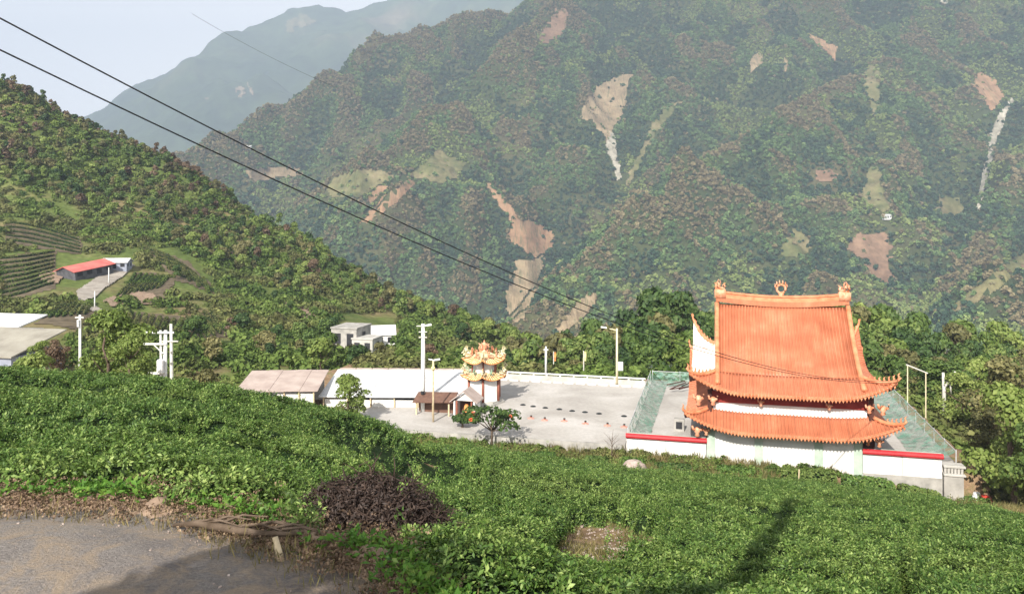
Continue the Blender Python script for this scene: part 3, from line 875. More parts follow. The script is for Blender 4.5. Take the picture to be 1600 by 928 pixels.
# ------------------------------------------------------------------ left hillside, opposite mountain, distant mountain
HCOLS = [(-420, [(640, 90), (560, 150), (440, 210), (344, 260), (210, 310), (40, 350)]),
         (-200, [(620, 100), (530, 165), (420, 225), (334, 275), (230, 325), (90, 365)]),
         (0, [(600, 110), (490, 180), (400, 235), (324, 285), (225, 330), (128, 368)]),
         (100, [(600, 112), (480, 185), (405, 240), (334, 290), (249, 335), (180, 372)]),
         (200, [(600, 115), (490, 185), (410, 245), (349, 292), (288, 335), (228, 372)]),
         (300, [(598, 115), (505, 180), (430, 240), (374, 290), (315, 330), (272, 362)]),
         (400, [(592, 118), (525, 175), (460, 235), (409, 285), (367, 318), (346, 342)]),
         (520, [(586, 120), (540, 170), (490, 225), (454, 268), (427, 300), (416, 322)]),
         (600, [(584, 125), (550, 170), (510, 220), (479, 262), (462, 290), (456, 308)]),
         (700, [(582, 130), (562, 165), (535, 205), (516, 240), (504, 268), (504, 285)]),
         (800, [(580, 138), (568, 160), (556, 185), (549, 212), (548, 235), (554, 252)]),
         (900, [(582, 145), (576, 158), (572, 172), (574, 190), (582, 205), (596, 220)]),
         (1000, [(590, 150), (588, 158), (588, 168), (594, 178), (606, 190), (624, 200)])]
hc = []
for px, rowz in HCOLS:
    pts = [P(px, py, d) for py, d in rowz]
    r0 = pts[-1]
    pts = [Vector((pts[0].x, pts[0].y - 25, pts[0].z - 7))] + pts + [Vector((r0.x, r0.y + 60, r0.z - 35)), Vector((r0.x, r0.y + 200, r0.z - 170))]
    hc.append([tuple(p) for p in pts])
hc = np.array(hc)                                                 # cols, rows, 3
def resample(a, n, axis):
    m = a.shape[axis]; t = np.linspace(0, m - 1, n)
    a = np.moveaxis(a, axis, 0); i = np.clip(np.floor(t).astype(int), 0, m - 2); f = t - i
    p0 = a[np.clip(i - 1, 0, m - 1)]; p1 = a[i]; p2 = a[i + 1]; p3 = a[np.clip(i + 2, 0, m - 1)]
    f = f.reshape(-1, *([1] * (a.ndim - 1)))
    q = 0.5 * ((2 * p1) + (-p0 + p2) * f + (2 * p0 - 5 * p1 + 4 * p2 - p3) * f ** 2 + (-p0 + 3 * p1 - 3 * p2 + p3) * f ** 3)
    return np.moveaxis(q, 0, axis)
hg = resample(resample(hc, 150, 0), 130, 1)
hg[..., 2] += (fbm(hg[..., 0] / 42, hg[..., 1] / 42, 61, 4) - 0.5) * 11 * np.clip((hg[..., 1] - 120) / 120, 0, 1)
hf_ = grid_faces(hg.shape[0], hg.shape[1])
hv = hg.reshape(-1, 3)
tag(link('hillside', np_mesh('hillside', hv, hf_[:, ::-1], M['hill'], True)), kind='structure')
HB = BVHTree.FromPolygons(hv.tolist(), hf_.tolist())
def on_hill(px, py):
    h = HB.ray_cast(Vector((0, 0, CAMZ)), ray(px, py).normalized()); return h[0]

# ridges of the opposite mountain: (px, py, distance)
RIDGES = [
    [(150, 330, 1500), (300, 232, 1620), (350, 200, 1700), (400, 184, 1780), (440, 158, 1850), (480, 133, 1900), (520, 104, 1970), (560, 74, 2040), (600, 52, 2100), (640, 34, 2150), (700, 24, 2220), (770, 14, 2280), (840, -20, 2330), (960, -70, 2400), (1150, -120, 2450), (1400, -170, 2500), (1700, -180, 2500), (2100, -160, 2500)],
    [(960, -70, 2400), (880, -10, 2150), (838, 30, 1980), (800, 70, 1860), (750, 118, 1740), (700, 155, 1640), (650, 195, 1540), (610, 232, 1460), (580, 280, 1380), (560, 330, 1310), (545, 380, 1240)],
    [(1150, -120, 2450), (1110, -20, 2150), (1060, 70, 1920), (1010, 150, 1730), (990, 190, 1650)],
    [(1550, -170, 2500), (1480, -20, 2100), (1420, 60, 1850), (1310, 122, 1640), (1200, 182, 1470), (1110, 230, 1350), (1040, 275, 1250), (985, 315, 1170), (930, 360, 1090), (890, 410, 1020), (850, 470, 960), (835, 520, 920)],
    [(1420, 60, 1850), (1420, 150, 1620), (1400, 230, 1420), (1370, 310, 1240), (1330, 390, 1110), (1280, 460, 1010)],
    [(1850, -150, 2400), (1720, 20, 1950), (1650, 120, 1650), (1600, 220, 1400), (1570, 300, 1240), (1510, 390, 1080), (1440, 470, 960)],
    [(2000, 150, 1300), (1800, 280, 1050), (1680, 340, 930), (1600, 400, 860), (1520, 450, 800), (1460, 500, 760)],
]
mx, my = np.meshgrid(np.linspace(-1500, 2300, 330), np.linspace(600, 2900, 210))
wx = mx + 110 * (fbm(mx / 260, my / 260, 72, 4) - .5); wy = my + 110 * (fbm(mx / 260, my / 260, 75, 4) - .5)
acc = np.zeros(mx.shape); KS = 8.0
hmax = np.full(mx.shape, -1e9); hs_ = []
for rl in RIDGES:
    pts = [P(*q) for q in rl]
    hh = np.full(mx.shape, -1e9)
    for a, b in zip(pts[:-1], pts[1:]):
        ex, ey = b.x - a.x, b.y - a.y; L = ex * ex + ey * ey
        # warp only away from the ridge line so the crest stays where it is
        t0 = np.clip(((mx - a.x) * ex + (my - a.y) * ey) / L, 0, 1)
        d0 = np.hypot(mx - a.x - t0 * ex, my - a.y - t0 * ey)
        k = np.clip(d0 / 160, 0, 1)
        X = mx + (wx - mx) * k; Y = my + (wy - my) * k
        t = np.clip(((X - a.x) * ex + (Y - a.y) * ey) / L, 0, 1)
        d = np.hypot(X - a.x - t * ex, Y - a.y - t * ey)
        z = a.z + (b.z - a.z) * t - 0.92 * d + 22 * (1 - np.exp(-d / 60)) - 14
        hh = np.maximum(hh, z)
    hs_.append(hh)
st = np.stack(hs_); m0 = st.max(0)
mz = m0 + KS * np.log(np.exp((st - m0) / KS).sum(0))
mz = mz - KS * 0.0 + (fbm(mx / 130, my / 130, 73, 5) - .5) * 62 + (np.abs(fbm(mx / 110, my / 190, 74, 3) - .5)) * -175 + 22
mz = np.maximum(mz, -225 + 10 * fbm(mx / 200, my / 200, 3))
mv = np.stack([mx, my, mz], -1).reshape(-1, 3); mf = grid_faces(*mx.shape)
tag(link('mountain', np_mesh('mountain', mv, mf, M['mountain'], True)), kind='structure')
MBV = BVHTree.FromPolygons(mv.tolist(), mf.tolist())

# far mountain
DR = [(40, 420, 6450), (110, 300, 6525), (185, 166, 6750), (210, 146, 6780), (240, 120, 6825), (290, 96, 6900), (350, 66, 6975), (400, 46, 7050), (440, 24, 7050), (468, 10, 7050), (492, 9, 7050), (530, 15, 7125), (600, 10, 7200), (660, -4, 7200), (760, -40, 7275), (1000, -60, 7350), (1300, -80, 7500)]
DR2 = [(468, 10, 7050), (440, 60, 6525), (420, 110, 6075), (370, 170, 5700), (300, 240, 5250)]
DR3 = [(660, -4, 7200), (610, 60, 6450), (560, 110, 5850), (480, 190, 5250)]
fx, fy = np.meshgrid(np.linspace(-5200, 3900, 240), np.linspace(4300, 9200, 150))
fz = np.full(fx.shape, -1e9)
wxx = fx + 650 * (fbm(fx / 600, fy / 600, 82, 5) - .5); wyy = fy + 650 * (fbm(fx / 600, fy / 600, 83, 5) - .5)
for rl in (DR, DR2, DR3):
    pts = [P(*q) for q in rl]
    for a, b in zip(pts[:-1], pts[1:]):
        ex, ey = b.x - a.x, b.y - a.y; L = ex * ex + ey * ey
        t0 = np.clip(((fx - a.x) * ex + (fy - a.y) * ey) / L, 0, 1)
        k = np.clip(np.hypot(fx - a.x - t0 * ex, fy - a.y - t0 * ey) / 300, 0, 1)
        X = fx + (wxx - fx) * k; Y = fy + (wyy - fy) * k
        t = np.clip(((X - a.x) * ex + (Y - a.y) * ey) / L, 0, 1)
        fz = np.maximum(fz, a.z + (b.z - a.z) * t - 0.72 * np.hypot(X - a.x - t * ex, Y - a.y - t * ey))
fz = np.maximum(fz, -225) + (fbm(fx / 300, fy / 300, 84, 5) - .5) * 150 - np.abs(fbm(fx / 420, fy / 420, 86, 3) - .5) * 260 + 30
tag(link('distant_mountain', np_mesh('distant_mountain', np.stack([fx, fy, fz], -1).reshape(-1, 3), grid_faces(*fx.shape), M['distant'], True)), kind='structure')
FBV = BVHTree.FromPolygons(np.stack([fx, fy, fz], -1).reshape(-1, 3).tolist(), grid_faces(*fx.shape).tolist())

def drape(name, bvh, poly, mat, step=3.0, off=1.5, rag=6.0, seed=0, maxjump=60, kind='structure', parent=None, sc=14.0):
    """a sheet of earth lying on the slope: outline points are cast onto the terrain"""
    xs = [p[0] for p in poly]; ys = [p[1] for p in poly]
    gx_ = np.arange(min(xs) - step * 2, max(xs) + step * 2.01, step); gy_ = np.arange(min(ys) - step * 2, max(ys) + step * 2.01, step)
    X, Y = np.meshgrid(gx_, gy_)
    jx = X + rag * 2 * (fbm(X / sc, Y / sc, seed + 1) - .5) + rag * 1.6 * (vnoise(X / 4.5, Y / 9.0, seed + 3) - .5); jy = Y + rag * 2 * (fbm(X / sc, Y / sc, seed + 2) - .5)
    ins = inpoly(jx, jy, poly)
    ids = -np.ones(X.shape, int); V = []
    for (i, j) in zip(*np.nonzero(ins)):
        h = bvh.ray_cast(Vector((0, 0, CAMZ)), ray(X[i, j], Y[i, j]).normalized())
        if h[0] is None: continue
        ids[i, j] = len(V); q = h[0] + Vector((0, -0.3, 0.95)) * (off + (2.6 * (float(fbm(np.array(h[0].x / 11), np.array(h[0].z / 60), 7)) - .5) if off > 1 else 0)); V.append(tuple(q))
    Fc = []
    for i in range(X.shape[0] - 1):
        for j in range(X.shape[1] - 1):
            q = [ids[i, j], ids[i, j + 1], ids[i + 1, j + 1], ids[i + 1, j]]
            if min(q) < 0: continue
            d = [V[k][1] for k in q]
            if max(d) - min(d) > maxjump: continue
            Fc.append(q[::-1])
    if not Fc: return None
    me = np_mesh(name, np.array(V), np.array(Fc), mat, True)
    return tag(link(name, me, parent), kind=kind)

SCARS = [
    ('landslide_scar', [(993, 110), (985, 130), (980, 165), (970, 190), (962, 205), (950, 228), (938, 212), (922, 192), (904, 184), (912, 160), (930, 135), (950, 125), (975, 113)], 'scar', 2.5, 4),
    ('landslide_scar', [(952, 205), (962, 215), (966, 248), (972, 280), (964, 286), (956, 258), (946, 232)], 'scar_pale', 1.6, 2),
    ('landslide_scar', [(1082, 148), (1050, 180), (1025, 215), (1005, 250), (985, 290), (968, 298), (985, 265), (1000, 230), (1020, 190), (1050, 160)], 'meadow', 2.5, 6),
    ('landslide_scar', [(757, 282), (768, 290), (790, 315), (820, 345), (850, 352), (870, 372), (858, 392), (840, 405), (815, 395), (792, 372), (800, 362), (790, 335), (770, 312)], 'scar_red', 2.0, 5),
    ('landslide_scar', [(805, 405), (850, 398), (845, 440), (835, 475), (818, 503), (792, 500), (790, 455)], 'scar', 2.5, 7),
    ('landslide_scar', [(935, 458), (925, 485), (905, 505), (880, 527), (862, 520), (885, 492), (905, 470), (920, 460)], 'scar', 2.0, 4),
    ('landslide_scar', [(640, 280), (650, 290), (625, 315), (600, 335), (575, 352), (560, 350), (580, 325), (605, 298)], 'scar_red', 2.0, 3),
    ('landslide_scar', [(612, 288), (600, 300), (580, 325), (568, 328), (575, 310), (590, 292)], 'scar_red', 2.0, 3),
    ('cleared_field', [(688, 230), (702, 245), (735, 256), (715, 280), (690, 290), (660, 282), (640, 276), (662, 252)], 'meadow', 2.5, 4),
    ('cleared_field', [(520, 278), (560, 262), (600, 266), (620, 275), (585, 295), (560, 312), (520, 310), (505, 300)], 'meadow', 2.5, 4),
    ('cleared_field', [(375, 268), (420, 260), (470, 262), (480, 275), (440, 280), (400, 285)], 'scar', 2.5, 4),
    ('landslide_scar', [(1362, 98), (1378, 110), (1376, 150), (1370, 185), (1362, 180), (1350, 140), (1350, 115)], 'meadow', 2.0, 4),
    ('landslide_scar', [(1178, 78), (1190, 82), (1195, 100), (1180, 110), (1172, 122), (1168, 100)], 'scar', 1.6, 3),
    ('landslide_scar', [(1225, 88), (1234, 95), (1228, 118), (1222, 110)], 'scar', 1.6, 2),
    ('landslide_scar', [(1262, 50), (1285, 60), (1312, 75), (1304, 98), (1290, 85), (1268, 68)], 'scar_red', 1.8, 4),
    ('landslide_scar', [(1530, 108), (1550, 120), (1570, 148), (1560, 172), (1545, 178), (1530, 150), (1515, 130)], 'scar_red', 2.0, 5),
    ('gully', [(1582, 150), (1586, 158), (1572, 180), (1566, 205), (1555, 230), (1548, 262), (1540, 295), (1532, 330), (1525, 328), (1530, 290), (1540, 250), (1545, 210), (1560, 175)], 'scar_pale', 1.5, 2),
    ('cleared_field', [(1355, 262), (1378, 262), (1380, 295), (1392, 325), (1380, 335), (1350, 315), (1340, 308), (1348, 285)], 'meadow', 2.0, 3),
    ('cleared_field', [(1340, 365), (1380, 362), (1395, 385), (1390, 410), (1400, 435), (1395, 455), (1375, 445), (1352, 430), (1350, 405), (1318, 392)], 'fieldsoil', 2.5, 6),
    ('cleared_field', [(1272, 268), (1300, 265), (1318, 278), (1300, 288), (1275, 285)], 'fieldsoil', 2.5, 3),
    ('cleared_field', [(1468, 305), (1500, 310), (1512, 335), (1490, 345), (1460, 335)], 'meadow', 2.5, 4),
    ('cleared_field', [(1240, 355), (1265, 370), (1268, 400), (1225, 405), (1218, 385)], 'meadow', 2.5, 5),
    ('cleared_field', [(1600, 395), (1630, 390), (1560, 455), (1500, 492), (1478, 492), (1530, 440)], 'meadow', 2.5, 3),
    ('landslide_scar', [(1590, 412), (1615, 405), (1610, 425), (1592, 428)], 'fieldsoil', 2.0, 3),
    ('landslide_scar', [(840, 60), (870, 15), (890, 20), (880, 55), (850, 75)], 'fieldsoil', 3.0, 8),
    ('landslide_scar', [(1468, -6), (1482, -6), (1480, 8), (1470, 6)], 'scar_pale', 1.5, 2),
]
for i, (nm, poly, mt, stp, rag) in enumerate(SCARS):
    drape(nm, MBV, poly, M[mt], stp, 1.6, rag, 100 + i * 7)
for i, poly in enumerate([[(366, 138), (378, 134), (386, 146), (374, 156)], [(388, 128), (393, 126), (396, 142), (390, 150)], [(318, 155), (326, 150), (330, 160)], [(440, 38), (470, 20), (498, 34), (470, 45), (450, 52)]]):
    drape('landslide_scar', FBV, poly, M['scar'] if i < 3 else M['meadow'], 2.0, 4, 6, 300 + i * 5, 400)
# small pale farm buildings far across the valley are below a few pixels; the two that show are built later

# forest on the opposite mountain
for k in range(1): pass
g1, g2 = np.meshgrid(np.arange(-900, 1950, 5.2), np.arange(700, 2700, 5.2))
g1 = (g1 + rng.uniform(-4.2, 4.2, g1.shape)).ravel(); g2 = (g2 + rng.uniform(-4.2, 4.2, g2.shape)).ravel()
from mathutils import geometry as mgeo
# height lookup by vertical casts is slow for many points: interpolate the warped grid by nearest cell
def grid_lookup(gx_, gy_, gz_, x, y):
    nr, nc = gx_.shape
    u = (x - (-1500)) / 3800 * (nc - 1); v = (y - 600) / 2300 * (nr - 1)
    i = np.clip(v.astype(int), 0, nr - 2); j = np.clip(u.astype(int), 0, nc - 2); fu = np.clip(u - j, 0, 1); fv = np.clip(v - i, 0, 1)
    return gz_[i, j] * (1 - fu) * (1 - fv) + gz_[i, j + 1] * fu * (1 - fv) + gz_[i + 1, j] * (1 - fu) * fv + gz_[i + 1, j + 1] * fu * fv
gyy, gxx = np.gradient(mz, 2300 / 209, 3800 / 329)
z1 = grid_lookup(mx, my, mz, g1, g2)
sxn = -grid_lookup(mx, my, gxx, g1, g2); syn = -grid_lookup(mx, my, gyy, g1, g2)
vd = np.stack([-g1, -g2, CAMZ - z1], 1); vd /= np.linalg.norm(vd, axis=1, keepdims=True)
facing = sxn * vd[:, 0] + syn * vd[:, 1] + vd[:, 2]
qx, qy = project(g1, g2, z1 + 4)
ok = (facing > -0.25) & (qx > -140) & (qx < 1740) & (qy > -90) & (qy < 560) & (z1 > -215)
for nm, poly, mt, stp, rag in SCARS:
    jx = qx + rag * 3.0 * (fbm(qx / 7, qy / 7, 5) - .5) + rng.normal(size=len(qx)) * 2.2
    hit = np.nonzero(ok & inpoly(jx, qy + rng.normal(size=len(qx)) * 2.2, poly))[0]
    dp = dist_to_poly(qx[hit], qy[hit], poly + poly[:1])
    ok[hit[rng.random(len(hit)) > .75 * np.exp(-(dp / 2.0) ** 1.3) + (.07 if mt in ('meadow', 'fieldsoil') else .02)]] = False
thin = fbm(g1 / 60, g2 / 60, 88, 3)
ok &= (thin > 0.2) | (rng.random(len(qx)) < 0.6)
g1, g2, z1, thin = g1[ok], g2[ok], z1[ok], thin[ok]
from_ridge = np.zeros(mz.shape)
k_ = 7
pad = np.pad(mz, k_, mode='edge'); cs = np.cumsum(np.cumsum(np.pad(pad, ((1, 0), (1, 0))), 0), 1); w_ = 2 * k_ + 1
loc = (cs[w_:, w_:] - cs[:-w_, w_:] - cs[w_:, :-w_] + cs[:-w_, :-w_]) / w_ ** 2
conv = grid_lookup(mx, my, mz - loc, g1, g2)                      # crest above, gully below its surroundings
right_facing = -grid_lookup(mx, my, gxx, g1, g2) * 1.1                   # relief shade put into tree kinds: right-facing browner, left-facing darker
dry = conv / 11.0 + (fbm(g1 / 110, g2 / 110, 91, 4) - .5) * 5.5 + right_facing * 0.9 - .15
lush = (fbm(g1 / 75, g2 / 75, 93, 4) - .5) * 6
kind_ = np.where(dry > 1.0, 2, np.where(lush > .5, 3, np.where(dry < -.25, 0, 1)))  # darker kinds in gullies, browner on crests, carry the relief shading
flip = rng.random(len(g1)) < .12; kind_[flip] = rng.integers(0, 4, flip.sum())
FM = [leafmat('dark_ravine_leaf', [(0.15, (0.015, 0.044, 0.025)), (0.5, (0.040, 0.087, 0.045)), (0.85, (0.094, 0.147, 0.069))], trans=0.1, rough=0.8),
      leafmat('mid_slope_leaf', [(0.15, (0.044, 0.097, 0.034)), (0.5, (0.104, 0.179, 0.061)), (0.85, (0.201, 0.282, 0.104))], trans=0.12, rough=0.8),
      leafmat('dry_crest_leaf', [(0.15, (0.08, 0.066, 0.034)), (0.5, (0.20, 0.165, 0.085)), (0.85, (0.31, 0.26, 0.14))], trans=0.1, rough=0.8),
      leafmat('fresh_slope_leaf', [(0.15, (0.092, 0.138, 0.039)), (0.5, (0.196, 0.258, 0.076)), (0.85, (0.322, 0.372, 0.132))], trans=0.12, rough=0.8)]
for kd in range(4):
    sel = kind_ == kd
    protos = [crown_mesh('far_crown', lobes_round(0, 9, 4.6, 4, 400 + i), 44, 3.1, FM[kd], 500 + i) for i in range(4)]
    rz_ = np.zeros((sel.sum(), 3)); rz_[:, 2] = rng.random(sel.sum()) * 6.28
    ms = (0.62 + 0.75 * rng.random(sel.sum()) ** 2) * (.85 if kd >= 2 else 1.0)
    scatter('mountain_forest', np.c_[g1[sel], g2[sel], z1[sel] - 1.9 * ms], rz_, ms, protos)
print('mountain trees', len(g1))

# ------------------------------------------------------------------ haze
hz = MB().box(-6500, 4500, -60, 9300, -260, 2150)
HM = bpy.data.materials.new('valley_haze'); HM.use_nodes = True
ht = HM.node_tree; ht.nodes.remove(ht.nodes['Principled BSDF'])
pv = ht.nodes.new('ShaderNodeVolumePrincipled')
pv.inputs['Color'].default_value = (0.66, 0.79, 1.0, 1)
pv.inputs['Density'].default_value = HAZE_DENSITY
pv.inputs['Anisotropy'].default_value = 0.0
ht.links.new(pv.outputs[0], ht.nodes['Material Output'].inputs['Volume'])
tag(hz.build('haze', HM), kind='stuff')

# ------------------------------------------------------------------ temple
UC = 36.2
def flame(mb, p, lean, h, r=0.07):
    """a curled glazed flame"""
    p = Vector(p); lean = Vector(lean)
    mb.tube([p, p + lean * h * .25 + Vector((0, 0, h * .4)), p + lean * h * .1 + Vector((0, 0, h * .75)), p + lean * h * .45 + Vector((0, 0, h))], [r * 1.3, r * 1.1, r * .8, r * .15], 5)

def dragon(mb, p, dx, s):
    """ridge dragon: a rearing neck with head, mane spikes and curled tail"""
    p = Vector(p)
    def q(a, z, y=0.0): return p + Vector((dx * a * s, y * s, z * s))
    mb.tube([q(-.9, 0), q(-.5, .28), q(0, .3), q(.35, .7), q(.2, 1.15), q(.5, 1.35)], [.16 * s, .22 * s, .26 * s, .24 * s, .2 * s, .12 * s], 6)
    mb.tube([q(.3, 1.25), q(.75, 1.25), q(.95, 1.15)], [.22 * s, .17 * s, .08 * s], 6)
    for a, z in ((-.75, .3), (-.35, .5), (.05, .65), (.0, 1.05), (.1, 1.4), (.4, 1.5)):
        flame(mb, q(a, z), (-dx, 0, 0), .55 * s, .09 * s)
    for y in (-.22, .22):
        mb.tube([q(.3, .2, y), q(.55, -.05, y * 1.4), q(.8, .1, y * 1.4)], [.1 * s, .08 * s, .03 * s], 5)
        flame(mb, q(.55, 1.3, y * .7), (-dx * .6, 0, 0), .5 * s, .06 * s)

def roof_fn(hw, hd, cy, z0, dz, dmax, lf, lb):
    def lift(x, y):
        ax = np.abs(x); ay = y - cy
        c = np.clip((ax / hw - .38) / .62, 0, 1) ** 2.1 * np.clip((np.abs(ay) / hd - .30) / .70, 0, 1) ** 2.0
        return c * np.where(ay < 0, lf, lb)
    def E(d):
        t = np.clip(d / dmax, 0, 1)
        return z0 + dz * (0.62 * t + 0.38 * t * t)
    return lambda x, y, d: E(d) + lift(x, y)

def sheet(top, thick, name, mat, parent, mat2=None):
    """a roof sheet with thickness from a (r,c,3) grid"""
    nr_, nc_ = top.shape[:2]
    bot = top.copy(); bot[..., 2] -= thick
    v = np.concatenate([top.reshape(-1, 3), bot.reshape(-1, 3)]); n = nr_ * nc_
    f = grid_faces(nr_, nc_); fs = [f, f[:, ::-1] + n]
    def side(ids):
        ids = np.array(ids); fs.append(np.stack([ids[:-1], ids[:-1] + n, ids[1:] + n, ids[1:]], 1))
    side(range(nc_)); side([(nr_ - 1) * nc_ + j for j in range(nc_)][::-1]); side([i * nc_ for i in range(nr_)][::-1]); side([i * nc_ + nc_ - 1 for i in range(nr_)])
    me = np_mesh(name, v, np.concatenate(fs), mat, False)
    if mat2:
        me.materials.append(mat2)
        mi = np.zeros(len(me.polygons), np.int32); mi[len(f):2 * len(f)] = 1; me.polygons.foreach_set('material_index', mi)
    return link(name, me, parent)

temple = thing('temple', 'big temple hall with a two tiered orange tile roof, upswept eaves and white lower wall', 'temple', S(UC, 0, 0), SA)
HW, HD, CY, W = 8.75, 9.6, 8.5, 2.55
ZU = roof_fn(HW, HD, CY, 5.6, 7.0, HD, 1.75, 3.9)
def ring(zf, hw, hd, cy, w, side, nd=7, nt=41):
    d = np.linspace(0, w, nd)[:, None]; t = np.linspace(-1, 1, nt)[None, :]
    if side == 'front': x = t * (hw - d); y = cy - (hd - d) + 0 * t
    elif side == 'back': x = -t * (hw - d); y = cy + (hd - d) + 0 * t
    elif side == 'left': y = cy - t * (hd - d); x = -(hw - d) + 0 * t
    else: y = cy + t * (hd - d); x = (hw - d) + 0 * t
    return np.stack([x, y, zf(x, y, d + 0 * t)], -1)
for sd_, mt in (('front', 'tile'), ('back', 'tile'), ('left', 'glare_tile'), ('right', 'tile')):
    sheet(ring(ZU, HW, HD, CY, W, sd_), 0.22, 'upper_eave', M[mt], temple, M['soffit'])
# main slopes above the ring
IX = HW - W
for sgn in (-1, 1):
    d = np.linspace(W, HD, 14)[:, None]; x = (np.linspace(-1, 1, 3) * IX * -sgn)[None, :]
    y = CY + sgn * (HD - d) + 0 * x
    g = np.stack([x + 0 * d, y, ZU(x + 0 * d, y, d + 0 * x)], -1)
    sheet(g, 0.22, 'main_roof', M['tile'], temple, M['soffit'])
# barrel tile rows, too fine to pick apart singly
rows_ = MB(); ends = MB(); glare_rows = MB()
def rib(mb, pts): mb.tube(pts, 0.075, 5, False)
for x in np.arange(-8.45, 8.5, 0.295):
    dtop = HD - 0.15 if abs(x) <= IX - 0.2 else (HW - abs(x))
    if dtop < 0.15: continue
    ds = np.concatenate([np.linspace(0, W, 7), np.linspace(W, dtop, 14)[1:]]) if dtop > W else np.linspace(0.0, dtop, 5)
    rib(rows_, [(x, CY - (HD - d_), float(ZU(np.array(x), np.array(CY - HD + d_), np.array(d_))) + 0.03) for d_ in ds])
    z = float(ZU(np.array(x), np.array(CY - HD), np.array(0.0)))
    ends.tube([(x, CY - HD - 0.05, z - 0.0), (x, CY - HD + 0.12, z + 0.03)], 0.115, 7)
    ends.add([(x + .05, CY - HD - .02, z - .1), (x + .25, CY - HD - .02, z - .1), (x + .15, CY - HD - .02, z - .36), (x + .15, CY - HD + .05, z - .1)], [(0, 2, 1), (0, 3, 2), (3, 1, 2), (0, 1, 3)])
for sgn, mb in ((-1, glare_rows), (1, rows_)):
    for y in np.arange(CY - HD + .3, CY + HD - .2, 0.34):
        dt = min(W, HD - abs(y - CY))
        if dt < .2: continue
        rib(mb, [(sgn * (HW - d_), y, float(ZU(np.array(sgn * (HW - d_)), np.array(y), np.array(d_))) + .03) for d_ in np.linspace(0, dt, 5)])
tag(rows_.build('tile_rows', M['tile'], temple, True), kind='stuff')
tag(glare_rows.build('tile_rows', M['glare_tile'], temple, True), kind='stuff')
tag(ends.build('eave_tile_ends', M['tile_trim'], temple), kind='stuff')
# gable walls
for sgn in (-1, 1):
    ys = np.linspace(CY - (HD - W) + .1, CY + (HD - W) - .1, 23)
    zt = np.array([float(ZU(np.array(0.), np.array(y), np.array(HD - abs(y - CY)))) for y in ys]) - .12
    x = sgn * (IX - .28); b = MB(); n = len(ys); zb = 6.6
    v = [(x, y, zb) for y in ys] + [(x, y, z) for y, z in zip(ys, zt)] + [(x - sgn * .2, y, zb) for y in ys] + [(x - sgn * .2, y, z) for y, z in zip(ys, zt)]
    f = []
    for i in range(n - 1): f += [(i, i + 1, n + i + 1, n + i), (2 * n + i, 3 * n + i, 3 * n + i + 1, 2 * n + i + 1)]
    b.add(v, f); b.build('gable', M['white_wall'], temple)
# ridges
rp = []
b = MB()
for i in range(17):
    x = -IX - .1 + (2 * IX + .2) * i / 16; rp.append((x, 12.45 + .42 * (x / IX) ** 2))
for (w_, z0, z1, mt, nm) in ((.34, 0, .5, 'tile', 'ridge_base'), (.24, .5, .95, 'tile_trim', 'ridge_crest'), (.34, .95, 1.1, 'tile_trim', 'ridge_cap')):
    b = MB()
    v = []
    for x, z in rp: v += [(x, CY - w_, z + z0), (x, CY + w_, z + z0), (x, CY + w_, z + z1), (x, CY - w_, z + z1)]
    f = [(0, 3, 2, 1), (64, 65, 66, 67)]
    for i in range(16):
        o = i * 4; f += [(o + k, o + (k + 1) % 4, o + 4 + (k + 1) % 4, o + 4 + k) for k in range(4)]
    b.add(v, f).build(nm, M[mt], temple)
for sgn in (-1, 1):
    b = MB(); b.bbox(-.55, .55, -.4, .4, 0, .9, .1)
    dragon(b, (-sgn * .0, 0, .85), sgn, .52); flame(b, (-.3, 0, .9), (-1, 0, 0), .6, .12); flame(b, (.3, 0, .9), (1, 0, 0), .7, .12)
    o = b.build('ridge_dragon', M['ornament'], temple, True); o.location = (sgn * (IX - .3), CY, 13.2)
    # descending ridges
    for yd in (-1, 1):
        pts = [(sgn * IX, CY + yd * (HD - d_), float(ZU(np.array(IX), np.array(CY + yd * (HD - d_)), np.array(d_))) + .18) for d_ in np.linspace(.5, HD - .1, 14)]
        MB().tube(pts, .24, 7).build('descending_ridge', M['tile_trim'], temple, True)
        # hip ridges to the corners with flames
        hp = []
        for k in np.linspace(0, 1, 9):
            d_ = W * (1 - k); x = sgn * (HW - d_); y = CY + yd * (HD - d_)
            hp.append((x, y, float(ZU(np.array(x), np.array(y), np.array(d_))) + .14))
        e = Vector(hp[-1]) + (Vector(hp[-1]) - Vector(hp[-2])) * .7; hp.append(tuple(e + Vector((0, 0, .15))))
        hr = MB().tube(hp, [.2] * 7 + [.16, .13, .05], 6).build('hip_ridge', M['tile_trim'], temple, True)
        fl = MB()
        for k in range(2, 9): flame(fl, hp[k], (sgn * .5, yd * .5, 0), .32 + .05 * k, .09)
        tag(fl.build('ridge_flames', M['tile_trim'], hr, True), kind='stuff')
b = MB()
ringp = [(math.cos(a) * .42, 0, .75 + math.sin(a) * .42) for a in np.linspace(0, 2 * math.pi, 17)]
b.tube(ringp, .12, 6, False); b.lathe([(.3, 0), (.22, .15), (.3, .3), (.1, .36)], 0, 0, 8)
for a in np.linspace(0.2, 2.94, 6): flame(b, (math.cos(a) * .5, 0, .75 + math.sin(a) * .5), (math.cos(a), 0, 0), .4, .07)
o = b.build('ridge_pearl', M['ornament'], temple, True); o.location = (0, CY, 13.5)
